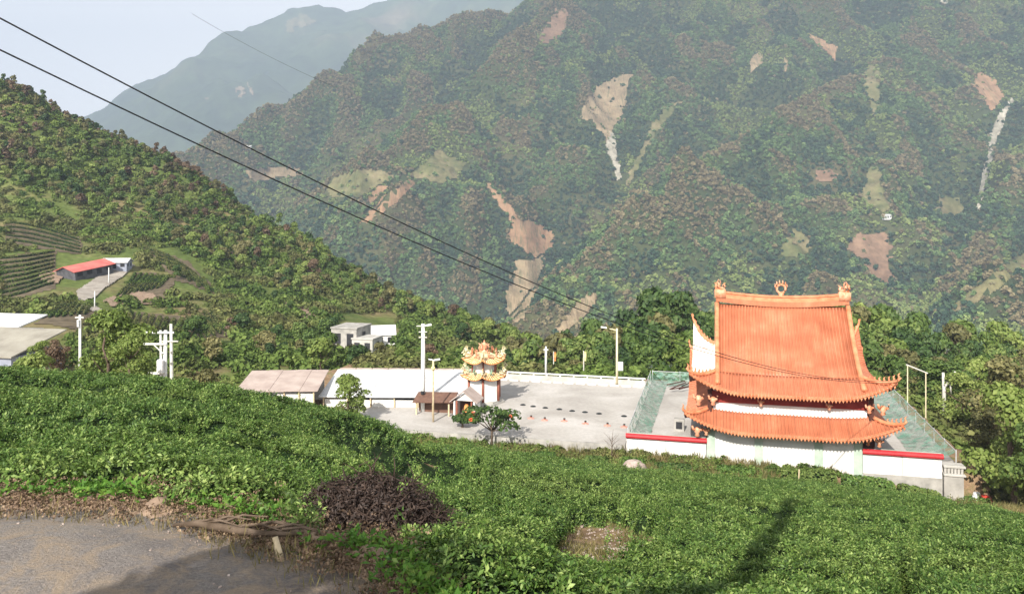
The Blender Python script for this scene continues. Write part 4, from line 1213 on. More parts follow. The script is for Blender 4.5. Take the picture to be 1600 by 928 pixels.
# upper storey
MB().box(-6.6, 6.6, CY - 7.95, CY + 7.95, 3.0, 6.3).build('upper_wall', M['white_wall'], temple)
for yb in (CY - 8.07, CY + 7.96): MB().box(-6.7, 6.7, yb, yb + .11, 4.45, 5.5).build('red_beam', M['red_beam'], temple)
for sgn in (-1, 1):
    MB().box(sgn * 6.605 - (.11 if sgn < 0 else 0), sgn * 6.605 + (.11 if sgn > 0 else 0), CY - 7.94, CY + 7.94, 4.45, 5.5).build('red_beam', M['red_beam'], temple)
MB().box(-7.1, -6.72, CY - 8.3, CY - 8.08, 3.0, 5.6).build('corner_post', M['dark_hall'], temple)
MB().box(6.72, 7.1, CY - 8.3, CY - 8.08, 3.0, 5.6).build('corner_post', M['dark_hall'], temple)
def bracket(x, y, z, s):
    b = MB(); b.lathe([(.1, -.5), (.22, -.4), (.16, -.2), (.3, -.05), (.26, .15), (.12, .3)], 0, 0, 7)
    b.tube([(0, 0, .1), (-.35, -.2, .15), (-.4, -.25, .45)], [.12, .12, .08], 5); b.tube([(0, 0, .1), (.35, -.2, .15), (.4, -.25, .45)], [.12, .12, .08], 5)
    o = b.build('bracket', M['ornament'], temple, True); o.location = (x, y, z); o.scale = (s, s, s)
for x, s in ((-7.9, 1.2), (-6.6, 1.0), (-2.4, .7), (3.4, .7), (6.7, .9), (7.8, 1.1)): bracket(x, CY - 8.4, 4.7, s)
# lower eaves
HW2, HD2, W2 = 9.15, 10.2, 2.3
ZL = roof_fn(HW2, HD2, CY, 2.25, 1.35, W2, 1.6, 4.2)
for sd_ in ('front', 'back', 'left', 'right'):
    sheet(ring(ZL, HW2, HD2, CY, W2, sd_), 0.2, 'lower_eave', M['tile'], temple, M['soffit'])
rows_ = MB(); ends = MB()
for x in np.arange(-9.0, 9.05, 0.295):
    dt = min(W2, HW2 - abs(x))
    if dt < .15: continue
    rib(rows_, [(x, CY - (HD2 - d_), float(ZL(np.array(x), np.array(CY - HD2 + d_), np.array(d_))) + .03) for d_ in np.linspace(0, dt, 5)])
    z = float(ZL(np.array(x), np.array(CY - HD2), np.array(0.)))
    ends.tube([(x, CY - HD2 - .05, z), (x, CY - HD2 + .12, z + .03)], .115, 7)
    ends.add([(x + .05, CY - HD2 - .02, z - .1), (x + .25, CY - HD2 - .02, z - .1), (x + .15, CY - HD2 - .02, z - .36), (x + .15, CY - HD2 + .05, z - .1)], [(0, 2, 1), (0, 3, 2), (3, 1, 2), (0, 1, 3)])
for sgn in (-1, 1):
    for y in np.arange(CY - HD2 + .3, CY + HD2 - .2, .34):
        dt = min(W2, HD2 - abs(y - CY))
        if dt < .2: continue
        rib(rows_, [(sgn * (HW2 - d_), y, float(ZL(np.array(sgn * (HW2 - d_)), np.array(y), np.array(d_))) + .03) for d_ in np.linspace(0, dt, 5)])
tag(rows_.build('tile_rows', M['tile'], temple, True), kind='stuff'); tag(ends.build('eave_tile_ends', M['tile_trim'], temple), kind='stuff')
for sgn in (-1, 1):
    for yd in (-1, 1):
        hp = []
        for k in np.linspace(0, 1, 9):
            d_ = W2 * (1 - k); x = sgn * (HW2 - d_); y = CY + yd * (HD2 - d_)
            hp.append((x, y, float(ZL(np.array(x), np.array(y), np.array(d_))) + .14))
        e = Vector(hp[-1]) + (Vector(hp[-1]) - Vector(hp[-2])) * .6; hp.append(tuple(e + Vector((0, 0, .12))))
        hr = MB().tube(hp, [.19] * 7 + [.16, .13, .05], 6).build('hip_ridge', M['tile_trim'], temple, True)
        fl = MB()
        for k in range(4, 9): flame(fl, hp[k], (sgn * .5, yd * .5, 0), .28 + .05 * k, .08)
        tag(fl.build('ridge_flames', M['tile_trim'], hr, True), kind='stuff')
# lower hall
MB().box(-7.2, 7.2, .4, 16.6, -3.4, 3.4).build('hall', M['dark_hall'], temple)
pil = (29.4 - UC, 33.6 - UC, 38.7 - UC, 41.95 - UC)
for a, c in zip(pil[:-1], pil[1:]): MB().box(a + .36, c - .36, -.02, .38, -3.2, 2.95).build('wall_panel', M['white_wall'], temple)
for a in pil: MB().bbox(a - .36, a + .36, -.12, .385, -3.2, 2.96, .04).build('pilaster', M['pilaster'], temple)
for x, s in ((-8.0, 1.1), (-7.2, .8), (-2.5, .6), (2.6, .6), (6.5, .7), (7.4, .9)): bracket(x, -.45, 1.95, s)

# perimeter wall of the temple yard: white panels under a red beam
def yard_wall(u0, u1, label, pier):
    w = thing('yard_wall', label, 'wall', S(u0, 0, 0), SA)
    L = u1 - u0; n = max(1, round(L / 4))
    for i in range(n):
        a = L * i / n; c = L * (i + 1) / n
        MB().box(a + .02, c - .02, .03, .3, -.95, .74).build('wall_panel', M['white_wall'], w)
    MB().box(0, L, -.03, .33, -3.6, -.96).build('wall_base', M['grey_concrete'], w)
    b = MB()
    b.tube([(-.05, -.05, .95), (L + .05, -.05, .95)], .24, 10); b.build('red_beam', M['red_cap'], w)
    MB().box(0, L, .2, .5, .76, 1.12).build('coping', M['pilaster'], w)
    if pier:
        MB().bbox(L + .08, L + 1.6, -.25, .7, -3.6, -.6, .05).build('corner_block', M['grey_concrete'], w)
        MB().bbox(L + .05, L + 1.75, -.35, .8, -.59, -.42, .04).build('ledge', M['concrete'], w)
        for i in range(6):
            MB().tube([(L + .2 + i * .26, -.1, -.41), (L + .2 + i * .26, -.1, .1)], [.1, .13], 7).build('baluster', M['concrete'], w)
        MB().bbox(L + .05, L + 1.75, -.3, .75, .11, .3, .05).build('rail', M['concrete'], w)
yard_wall(21.7, 29.0, 'white perimeter wall with a red beam on top, left of the temple', False)
yard_wall(42.35, 48.7, 'white perimeter wall with a red beam on top and grey corner block, right of the temple', True)

# green shade nets leaning along the edges of the platform
def net(pa, pb, pc, pd, label, nposts, seed):
    """pa-pb upper edge, pd-pc lower edge"""
    base = (pd + pc) / 2; nt = thing('shade_net', label, 'net', base)
    n, m = 60, 8; g = np.zeros((m, n, 3))
    for i in range(n):
        t = i / (n - 1); up = pa.lerp(pb, t); lo = pd.lerp(pc, t)
        for j in range(m):
            k = j / (m - 1); p = up.lerp(lo, k); s_ = math.sin(k * math.pi) * .22
            wv = (float(fbm(np.array(t * 14.), np.array(k * 2.), seed)) - .5) * .5
            g[j, i] = p - base + Vector((wv * .3, wv * .3, wv - s_))
    g[..., 2] = np.maximum(g[..., 2], .05 - base.z + 0.0)
    link('netting', np_mesh('netting', g.reshape(-1, 3), grid_faces(m, n), M['net'], True), nt)
    for i in range(nposts):
        t = i / (nposts - 1); p = pa.lerp(pb, t) - base
        MB().tube([(p.x, p.y, -base.z), (p.x, p.y, p.z + .12)], .045, 6).build('post', M['steel'], nt)
    MB().tube([pa - base, pb - base], .035, 6).build('top_rail', M['steel'], nt)
net(S(21.75, 29.5, 1.2), S(21.75, .9, 1.35), S(23.6, .9, .06), S(24.0, 29.5, .06), 'torn green shade net leaning along the left edge of the temple yard', 9, 1)
net(S(50.0, .9, 1.25), S(50.0, 29.5, 1.3), S(47.3, 29.5, .06), S(46.8, .9, .06), 'green shade net along the right edge of the temple yard', 9, 2)
net(S(49.8, 29.8, 1.25), S(22.0, 29.8, 1.25), S(24.0, 26.6, .06), S(47.6, 26.6, .06), 'green shade net along the back of the temple yard', 9, 3)
b = thing('pole_heap', 'dark scaffold poles lying on the green net behind the left of the temple', 'poles', S(24.5, 26, .3), SA)
for i in range(5):
    a = random.uniform(.6, 1.2); p = Vector((random.uniform(-.8, 1.5), random.uniform(-3, 1), .15))
    MB().tube([p, p + Vector((math.cos(a) * 3, math.sin(a) * 3, random.uniform(.1, .7)))], .07, 6).build('scaffold_pole', M['dark_hall'], b)
b = thing('concrete_box', 'small grey concrete box with a dark opening, left of the temple', 'box', S(26.3, 6.5, 0), SA)
MB().bbox(-.5, .5, -.4, .4, 0, 1.2, .04).build('box_body', M['grey_concrete'], b); MB().box(-.3, .3, -.43, -.402, .25, .95).build('opening', M['dark_open'], b)

# ------------------------------------------------------------------ hexagonal pavilion
pav = thing('pavilion', 'small two tiered six sided pavilion with yellow roofs and dragon ornaments', 'pavilion', S(4.0, 13.3, 0), SA + .2)
def hexpt(r, a, z): return (r * math.cos(a), r * math.sin(a), z)
HA = [math.pi / 3 * k + math.pi / 6 for k in range(6)]
b = MB(); b.lathe([(2.35, 0), (2.35, .22), (2.2, .22), (2.2, .4)], 0, 0, 6); b.build('plinth', M['concrete'], pav)
for k in range(6):
    a = HA[k]; a2 = HA[(k + 1) % 6]
    MB().tube([hexpt(1.95, a, .4), hexpt(1.95, a, 3.0)], .14, 8).build('column', M['red_column'], pav, True)
    p, q = Vector(hexpt(1.86, a, 0)), Vector(hexpt(1.86, a2, 0)); e = (q - p).normalized(); nrm_ = Vector((e.y, -e.x, 0))
    p += e * .14; q -= e * .14
    v = [p, q, q - nrm_ * -.08, p - nrm_ * -.08]
    b = MB(); b.add([(w.x, w.y, .4) for w in v] + [(w.x, w.y, 2.85) for w in v], [(0, 1, 2, 3), (7, 6, 5, 4), (0, 4, 5, 1), (1, 5, 6, 2), (2, 6, 7, 3), (3, 7, 4, 0)])
    b.build('wall_panel', M['white_wall'], pav)
    MB().tube([hexpt(1.5, a, 3.3), hexpt(1.5, a, 4.85)], .11, 7).build('upper_column', M['red_column'], pav, True)
MB().lathe([(1.36, 3.2), (1.36, 4.8)], 0, 0, 6).build('drum', M['white_wall'], pav)
def hexroof(r0, z0, r1, z1, liftz, name, n=8, m=8):
    for k in range(6):
        a, a2 = HA[k], HA[(k + 1) % 6]; g = np.zeros((m, n + 1, 3))
        for j in range(m):
            t = j / (m - 1); r = r0 + (r1 - r0) * t; z = z0 + (z1 - z0) * (t ** .7)
            for i in range(n + 1):
                s_ = i / n; p = Vector(hexpt(r, a, 0)).lerp(Vector(hexpt(r, a2, 0)), s_)
                c = abs(2 * s_ - 1) ** 2.4 * t ** 2
                g[j, i] = (p.x * (1 + .1 * c), p.y * (1 + .1 * c), z + liftz * c)
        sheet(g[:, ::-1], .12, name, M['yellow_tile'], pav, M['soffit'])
def hexribs(r0, z0, r1, z1, liftz, name):
    b = MB()
    for k in range(6):
        a, a2 = HA[k], HA[(k + 1) % 6]
        for i in range(1, 9):
            s_ = i / 9; pts = []
            for t in np.linspace(.1, 1, 5):
                r = r0 + (r1 - r0) * t; p = Vector(hexpt(r, a, 0)).lerp(Vector(hexpt(r, a2, 0)), s_); c = abs(2 * s_ - 1) ** 2.4 * t ** 2
                pts.append((p.x * (1 + .1 * c), p.y * (1 + .1 * c), z0 + (z1 - z0) * t ** .7 + liftz * c + .03))
            b.tube(pts, .055, 5)
    tag(b.build(name, M['yellow_orn'], pav, True), kind='stuff')
hexroof(1.2, 3.75, 2.75, 2.95, .55, 'lower_roof'); hexribs(1.2, 3.75, 2.75, 2.95, .55, 'tile_rows')
hexroof(.3, 6.0, 2.6, 4.75, .6, 'upper_roof'); hexribs(.3, 6.0, 2.6, 4.75, .6, 'tile_rows')
def corner_dragon(a, r, z, s):
    b = MB()
    dragon(b, (0, 0, 0), 1, s)
    b.tube([(-.9 * s, 0, .1), (-1.3 * s, .1, .5 * s), (-1.1 * s, .1, .9 * s), (-.7 * s, 0, 1.0 * s)], [.1 * s, .12 * s, .1 * s, .04 * s], 5)
    o = b.build('roof_dragon', M['yellow_orn'], pav, True); o.location = hexpt(r, a, z); o.rotation_euler = (0, 0, a)
    return o
for k in range(6):
    corner_dragon(HA[k], 2.6, 3.45, .46); corner_dragon(HA[k], 2.4, 5.3, .5)
    b = MB(); dragon(b, (0, 0, 0), 1, .34); o = b.build('roof_figure', M['green_glaze'], pav, True); o.location = hexpt(1.9, HA[k] + .5, 3.45); o.rotation_euler = (0, 0, HA[k] + .5)
    b = MB(); dragon(b, (0, 0, 0), -1, .5); o = b.build('roof_figure', M['ornament'], pav, True)
    o.location = hexpt(1.45, HA[k] + .5, 5.3); o.rotation_euler = (0, 0, HA[k] + .5 + 1.2)
b = MB(); b.lathe([(.5, 5.85), (.42, 6.1), (.2, 6.2), (.34, 6.45), (.36, 6.62), (.12, 6.85), (.05, 7.15)], 0, 0, 10)
for a in np.linspace(0, 5.2, 6): flame(b, (math.cos(a) * .35, math.sin(a) * .35, 6.05), (math.cos(a), math.sin(a), 0), .75, .12)
b.build('finial', M['ornament'], pav, True)

# shrine hut with a pitched brown roof in front of the pavilion
def wpt(px, py, z):
    d = (CAMZ - z) * F / (py - HOR); return Vector(((px - CXP) / F * d, d, z))
p0 = wpt(726, 651, 0.0)
hut = thing('shrine_hut', 'low open shrine hut with brown red boards and a small gabled front before the pavilion', 'hut', p0, SA)
MB().box(-5.6, -1.5, 1.1, 1.3, 0, 1.5).build('back_wall', M['brown_wall'], hut)
b = MB(); b.add([(-5.8, -.4, 1.25), (-1.2, -.4, 1.5), (-1.2, 1.5, 2.15), (-5.8, 1.5, 1.95), (-5.8, -.4, 1.35), (-1.2, -.4, 1.6), (-1.2, 1.5, 2.25), (-5.8, 1.5, 2.05)],
                [(3, 2, 1, 0), (4, 5, 6, 7), (0, 1, 5, 4), (1, 2, 6, 5), (2, 3, 7, 6), (3, 0, 4, 7)]); b.build('lean_roof', M['brown_wall'], hut)
for x in (-5.4, -3.5, -1.7): MB().box(x - .08, x + .08, -.3, -.14, 0, 1.3).build('post', M['wood'], hut)
MB().box(-1.2, -1.0, -.2, 1.9, 0, 1.7).build('side_wall', M['white_wall'], hut); MB().box(1.0, 1.2, -.2, 1.9, 0, 1.7).build('side_wall', M['white_wall'], hut)
MB().box(-1.0, 1.0, 1.6, 1.8, 0, 1.7).build('rear_wall', M['brown_wall'], hut)
for sgn in (-1, 1):
    b = MB(); v = [(0, -.5, 2.75), (sgn * 1.55, -.5, 1.55), (sgn * 1.55, 2.1, 1.55), (0, 2.1, 2.75)]
    v2 = [(x, y, z + .12) for x, y, z in v]; b.add(v + v2, [(0, 1, 2, 3), (7, 6, 5, 4), (0, 4, 5, 1), (1, 5, 6, 2), (2, 6, 7, 3), (3, 7, 4, 0)]); b.build('gable_roof', M['brown_roof'], hut)
b = MB(); b.add([(-1.0, -.05, 1.72), (1.0, -.05, 1.72), (0, -.05, 2.6), (-1.0, .07, 1.72), (1.0, .07, 1.72), (0, .07, 2.6)], [(0, 1, 2), (5, 4, 3), (0, 3, 4, 1), (1, 4, 5, 2), (2, 5, 3, 0)]); b.build('gable_panel', M['white_wall'], hut)
b = MB(); b.lathe([(.42, 0), (.42, .5), (.3, .55), (.26, 1.0), (.12, 1.2)], 0, .7, 9); b.build('altar_figure', M['orange_cloth'], hut, True)
MB().box(-.9, -.75, -.25, -.1, 0, 1.7).build('post', M['red_column'], hut); MB().box(.75, .9, -.25, -.1, 0, 1.7).build('post', M['red_column'], hut)

# long white roofed shed and the brown roofed shed beside it
def roof_shed(name, label, a, b_, depth, zf, zb, wallmat, roofmat, rz, nsheet, front='panels', posts=5):
    t = thing(name, label, 'shed', a, rz); L = (b_ - a).length
    for i in range(nsheet):
        x0 = L * i / nsheet + (.01 if i else -.3); x1 = L * (i + 1) / nsheet - .01 + (.3 if i == nsheet - 1 else 0); dz = .03 * (i % 2)
        bb = MB(); bb.add([(x0, -.4, zf + dz), (x1, -.4, zf + dz), (x1, depth, zb + dz), (x0, depth, zb + dz), (x0, -.4, zf + dz + .09), (x1, -.4, zf + dz + .09), (x1, depth, zb + dz + .09), (x0, depth, zb + dz + .09)],
               [(3, 2, 1, 0), (4, 5, 6, 7), (0, 1, 5, 4), (1, 2, 6, 5), (2, 3, 7, 6), (3, 0, 4, 7)]); bb.build('roof_sheet', roofmat, t)
    MB().box(.2, L - .2, depth - .4, depth - .2, -2.5, zb - .06).build('back_wall', wallmat, t)
    for i in range(posts):
        x = .2 + (L - .4) * i / (posts - 1); MB().box(x - .07, x + .07, -.12, .02, -2.5, zf - .02).build('post', M['wood'] if front == 'panels' else M['steel'], t)
    if front == 'panels':
        n = posts - 1
        for i in range(n):
            x0 = .32 + (L - .4) * i / n; x1 = .1 + (L - .4) * (i + 1) / n
            MB().box(x0, x1, .06, .16, -2.5, zf - .28 - .1 * (i % 2)).build('wall_panel', wallmat, t)
    return t
a = P(503, 628, 90.5); c = P(730, 640, 90.0)
a.z = c.z = 0; ang = math.atan2(c.y - a.y, c.x - a.x)
ws = roof_shed('white_shed', 'long low shed with a broad white sheet roof left of the pavilion', a, c, 8.6, 1.15, 2.45, M['white_wall'], M['white_sheet'], ang, 6, 'panels', 7)
b = MB()
for x0 in np.arange(0, (c - a).length, 2.0): b.box(x0, x0 + 1.9, 8.45, 8.75, 2.56, 2.68)
b.build('ridge_trim', M['brown_roof'], ws)
a = P(372, 640, 88.0); c = P(493, 640, 88.5); a.z = c.z = 0; ang = math.atan2(c.y - a.y, c.x - a.x)
roof_shed('brown_shed', 'low shed with a faded brown roof and white wall panels behind the tea hill', a, c, 7.0, 2.25, 3.1, M['white_wall'], M['brown_roof'], ang, 5, 'panels', 6)
# ------------------------------------------------------------------ poles, lamps, wires
def pole_at(px, ytop, d, zbase=None, rz=0): 
    x = (px - CXP) / F * d; zb = gz1(x, d) if zbase is None else zbase
    return Vector((x, d, zb)), CAMZ + (HOR - ytop) / F * d - zb
def lamp_head(b, x, y, z, s, dx=1): 
    return b.add([(x, y - .12 * s, z), (x + dx * .75 * s, y - .16 * s, z + .12 * s), (x + dx * .75 * s, y + .16 * s, z + .12 * s), (x, y + .12 * s, z), (x, y - .1 * s, z + .14 * s), (x + dx * .7 * s, y - .12 * s, z + .28 * s), (x + dx * .7 * s, y + .12 * s, z + .28 * s), (x, y + .1 * s, z + .14 * s)],
                 [(3, 2, 1, 0), (4, 5, 6, 7), (0, 1, 5, 4), (1, 2, 6, 5), (2, 3, 7, 6), (3, 0, 4, 7)])
q, hh = pole_at(661, 506, 88.5, 0)
t = thing('utility_pole', 'tall whitewashed pole with a lamp and crossarm in front of the white roofed shed', 'pole', q)
MB().tube([(0, 0, -.5), (0, 0, hh * .55), (0, 0, hh)], [.27, .23, .2], 9).build('pole_shaft', M['pole_white'], t, True)
for z in (hh - .25, hh - .9, hh - 1.5): MB().box(-.7 if z > hh - .3 else -.45, .45, -.26, -.2, z, z + .1).build('crossarm', M['pole_conc'], t)
lamp_head(MB(), .15, -.2, hh - .25, 1.1).build('lamp_head', M['white_plastic'], t)
MB().tube([(0, -.3, 1.95), (0, -.3, 2.25)], .22, 8).build('meter_box', M['cable'], t)
q, hh = pole_at(677, 562, 84.0, 0)
t = thing('lamp_post', 'thin brown lamp post with two floodlights before the white roofed shed', 'lamp', q)
MB().tube([(0, 0, -.3), (0, 0, hh)], .1, 7).build('post_shaft', M['wood'], t, True)
lamp_head(MB(), .05, 0, hh - .1, .9).build('lamp_head', M['white_plastic'], t); lamp_head(MB(), -.05, 0, hh - .05, .6, -1).build('lamp_head', M['white_plastic'], t)
MB().lathe([(.08, -.32), (.2, -.2), (.2, 0), (.08, .1)], 0, 0, 8).build('lantern', M['yellow_cloth'], t).location = (0, -.12, hh - .75)
q, hh = pole_at(964, 513, 101.5, 0)
t = thing('street_lamp', 'pale yellow street lamp with a white head and sign on the back parapet', 'lamp', q)
MB().tube([(0, 0, 0), (0, 0, hh)], [.16, .12], 8).build('lamp_post_shaft', M['pole_yellow'], t, True)
MB().tube([(0, 0, hh - .3), (-.6, 0, hh - .1), (-.95, 0, hh - .05)], .06, 6).build('lamp_arm', M['pole_yellow'], t)
lamp_head(MB(), -1.3, 0, hh + .0, 1.0, -1).build('lamp_head', M['white_plastic'], t)
MB().bbox(.1, .75, -.06, 0, 1.9, 3.0, .02).build('sign_board', M['white_plastic'], t)
q, hh = pole_at(853, 541, 105.0, 0)
t = thing('signal_post', 'short white post standing on the back parapet of the plaza', 'post', q)
MB().tube([(0, 0, 0), (0, 0, hh * .9), (0, 0, hh)], [.16, .14, .08], 8).build('post_shaft', M['pole_white'], t, True); MB().box(-.3, .3, -.1, .1, hh - .5, hh - .38).build('crossarm', M['pole_white'], t)
for px, py, d, nm, mat, lab in ((912, 552, 106, 'banner_pole', 'yellow_cloth', 'yellow banner on a thin pole behind the parapet'), (865, 553, 112, 'banner_pole', 'orange_cloth', 'orange banner on a thin pole beside the slope path behind the plaza')):
    q, hh = pole_at(px, py - 4, d, -2.0)
    t = thing(nm, lab, 'banner', q)
    MB().tube([(0, 0, -3), (0, 0, hh)], .07, 6).build('pole_shaft', M['pole_conc'], t)
    b = MB(); n = 8
    for i in range(n):
        z = hh - .1 - 1.25 * i / (n - 1); yy = .05 * math.sin(i * 1.3); b.v += [(.05, yy, z), (.36 - .06 * (i / n), yy + .06 * math.sin(i), z), (.05, yy + .025, z), (.36 - .06 * (i / n), yy + .025 + .06 * math.sin(i), z)]
    for i in range(n - 1): o = 4 * i; b.f += [(o, o + 1, o + 5, o + 4), (o + 2, o + 6, o + 7, o + 3)]
    b.build('banner_cloth', M[mat], t)
# pair of utility poles behind the tea hill
q, hh = pole_at(258, 516, 74.0)
t = thing('utility_pole', 'white utility pole with crossarms and a transformer above the left tea hill', 'pole', q)
MB().tube([(-.1, 0, -.5), (0.05, 0, hh)], [.22, .15], 9).build('pole_shaft', M['pole_white'], t, True)
MB().tube([(-.35, 0, hh - 4.2), (-.42, 0, hh)], [.12, .1], 7).build('stay_post', M['pole_white'], t)
for z, x0, x1 in ((hh - .25, -1.9, .9), (hh - 1.3, -1.95, .2)): MB().box(x0, x1, -.28, -.16, z, z + .16).build('crossarm', M['pole_white'], t)
for x, z in ((-1.8, hh - .1), (-1.1, hh - .1), (.7, hh - .1), (-1.85, hh - 1.14), (-1.2, hh - 1.14)):
    MB().lathe([(.06, 0), (.1, .08), (.06, .16), (.1, .24), (.04, .34)], x, -.22, 7).build('insulator', M['white_plastic'], t)
MB().tube([(-1.0, -.2, hh - 1.25), (-.1, -.2, hh - 2.1)], .06, 5).build('brace', M['pole_white'], t)
MB().lathe([(.28, 0), (.32, .1), (.32, 1.2), (.2, 1.3)], -.25, -.42, 10).build('transformer', M['white_plastic'], t).location = (0, 0, hh - 3.9)
MB().box(-1.75, -.1, -.3, -.16, hh - 4.0, hh - 3.8).build('lower_arm', M['pole_white'], t)
q, hh = pole_at(268, 506, 77.0)
t = thing('utility_pole', 'plain pale concrete pole just right of the transformer pole', 'pole', q)
MB().tube([(.1, 0, -.5), (-.05, 0, hh)], [.2, .13], 9).build('pole_shaft', M['pole_conc'], t, True); MB().box(-.9, .7, -.2, -.1, hh - 1.7, hh - 1.58).build('crossarm', M['pole_conc'], t)
q, hh = pole_at(125, 492, 112.0, -4)
t = thing('utility_pole', 'white pole beside the round tree at the foot of the hillside', 'pole', q)
MB().tube([(0, 0, -2), (0, 0, hh)], [.22, .16], 8).build('pole_shaft', M['pole_white'], t, True); MB().box(-.6, .6, -.2, -.1, hh - .4, hh - .28).build('crossarm', M['pole_white'], t); MB().lathe([(.2, 0), (.24, .9), (.1, 1)], 0, -.4, 8).build('transformer', M['steel'], t).location = (0, 0, hh - 1.6)

# two sagging cables and a thin far one
def cable(name, label, A, B, sag, r, group=None):
    n = 40; pts = []
    for i in range(n + 1):
        t = i / n; p = A.lerp(B, t); p.z -= sag * 4 * t * (1 - t); pts.append(p - A)
    o = MB().tube(pts, r, 6).build(name, M['cable'], None, True); o.location = A
    return tag(o, label, 'cable', group)
tipx = Vector((UC, 0, 0))
endp = S(UC + HW, CY - HD - .1, 7.5)
A1 = P(-140, -46, 17.0); A2 = P(-140, 10, 17.0)
cable('power_cable', 'upper black power cable crossing the valley down to the temple roof', A1, endp + Vector((0, 0, .05)), 2.6, .02, 'power cables across the view')
cable('power_cable', 'lower black power cable crossing the valley down to the temple roof', A2, endp + Vector((-.1, 0, -.15)), 2.3, .02, 'power cables across the view')
cable('thin_cable', 'thin grey cable high in front of the far mountain', P(300, 22, 160), P(520, 135, 160), .6, .03)

# roof frame and lamp bracket at the right of the yard
q = P(1418, 605, 88); g0 = gz1(q.x, q.y); tz_ = P(1418, 571, 88).z
t = thing('pipe_frame', 'white pipe frame on two posts behind the right green net', 'frame', (q.x, q.y, g0))
MB().tube([(0, 0, -.3), (0, 0, tz_ - g0)], .06, 6).build('post', M['pole_yellow'], t); MB().tube([(2.0, 0, -.3), (2.0, 0, tz_ - g0 - .8)], .06, 6).build('post', M['pole_yellow'], t)
MB().tube([(-.15, 0, tz_ - g0 + .1), (2.2, 0, tz_ - g0 - .85)], .07, 7).build('cross_pipe', M['pole_conc'], t)
q = P(1475, 600, 92); g0 = gz1(q.x, q.y); z1_ = P(1475, 582, 92).z - g0
t = thing('pollarded_tree', 'pale pollarded trunk with short stubs among the trees right of the temple', 'tree trunk', (q.x, q.y, g0))
b = MB(); b.tube([(0, 0, -.3), (0, 0, z1_ * .7), (-.1, 0, z1_)], [.26, .2, .14], 8); b.tube([(0, 0, z1_ * .72), (.7, 0, z1_ * .85), (1.3, 0, z1_ * 1.02)], [.18, .15, .1], 7); b.tube([(.7, 0, z1_ * .85), (.8, 0, z1_ * .6)], [.12, .08], 6); b.build('trunk', M['pole_conc'], t, True)

# ------------------------------------------------------------------ small things on the plaza
bl = [(817, 632.5), (833, 635), (852, 637.2), (874, 639.5), (894, 642), (914, 644), (936, 646.3), (975, 650.2)]
places = ['first', 'second', 'third', 'fourth', 'fifth', 'sixth', 'seventh', 'eighth']
cap0 = None
for i, (px, py) in enumerate(bl):
    p = wpt(px, py, 0.0)
    if cap0 is None:
        cap0 = thing('floor_cap', '', 'floor cap', p); MB().lathe([(.24, 0.0), (.25, .06), (.19, .1), (.0, .11)], 0, 0, 12).build('cap_body', M['black'], cap0); MB().lathe([(.33, 0.004), (.33, .03), (.26, .035)], 0, 0, 14).build('flange', M['cable'], cap0); o = cap0
    else: o = copy_tree(cap0); o.location = p
    tag(o, 'black round floor cap on the plaza, %s from the pavilion' % places[i], 'floor cap', 'row of black floor caps on the plaza')
base0 = None
for i, (px, py) in enumerate([(829.6, 653.5), (851, 656.5), (881.5, 658), (914.5, 662), (949, 665), (975, 667)]):
    p = wpt(px, py, 0.0)
    if base0 is None:
        base0 = thing('sign_base', '', 'stand', p); MB().lathe([(.36, .004), (.36, .04), (.14, .08), (.1, .1)], 0, 0, 14).build('base_ring', M['pink_base'], base0)
        MB().tube([(0, 0, .08), (.02, 0, .24)], [.11, .09], 8).build('stub_post', M['red_column'], base0); MB().tube([(.02, 0, .24), (.02, 0, .32)], [.13, .11], 8).build('stub_cap', M['black'], base0); o = base0
    else: o = copy_tree(base0); o.location = p
    tag(o, 'faded red stand with a short dark post, %s from the pavilion' % places[i], 'stand', 'row of faded red stands on the plaza')

# boulder, stake, bundle by the lane
q = on_ground(990, 744)
bm = bmesh.new(); bmesh.ops.create_icosphere(bm, subdivisions=3, radius=1.0)
for v in bm.verts:
    n_ = float(fbm(np.array(v.co.x * 1.3 + 5), np.array(v.co.y * 1.3 + v.co.z * 1.7), 33)); v.co *= .72 + .55 * n_; v.co.z *= .72; v.co.x *= 1.25
me = bpy.data.meshes.new('boulder'); bm.to_mesh(me); bm.free(); me.materials.append(M['rock'])
o = link('boulder', me); o.location = (q.x, q.y, q.z + .62); o.scale = (.72, .6, .95); tag(o, 'reddish grey boulder at the upper edge of the tea field', 'boulder')
q = on_ground(1248, 757)
o = MB().tube([(0, 0, -.2), (.03, 0, 1.25), (.03, 0, 1.3)], [.06, .055, .03], 7).build('stake', M['wood']); o.location = q; tag(o, 'pale wooden stake standing in the tea below the white wall', 'stake')
q = on_ground(1540, 786)
t = thing('bundle', 'red bundle with white sacks lying by the lane at the right edge', 'bundle', q)
b = MB(); b.lathe([(.35, 0), (.5, .2), (.48, .45), (.3, .65), (.1, .72)], 0, 0, 10); b.tube([(-.1, -.3, .3), (.5, -.35, .15)], [.2, .14], 7); b.build('red_sack', M['red_plastic'], t, True)
MB().lathe([(.22, 0), (.32, .15), (.26, .34), (.08, .42)], -.55, .35, 9).build('white_sack', M['white_plastic'], t, True).location = (0, 0, .45)
MB().lathe([(.3, 0), (.38, .2), (.3, .5), (.1, .55)], -.62, .35, 9).build('white_sack', M['white_plastic'], t, True)
# brown lane at the far right
ln = []
for s_ in np.linspace(0, 1, 20):
    p = on_ground(1545 + 170 * s_, 785 + 28 * s_)
    if p is None: continue
    ln.append(p)
ln = np.array([tuple(p) for p in ln]); wd = np.array([-0.3, 1.0, 0]) * 1.1
g = np.stack([ln - wd, ln - wd * .3, ln + wd * .3, ln + wd], 1); g[..., 2] = ground_z(g[..., 0], g[..., 1]) + .06
tag(link('lane', np_mesh('lane', g.reshape(-1, 3), grid_faces(g.shape[0], 4), M['soil'], True)), kind='structure')

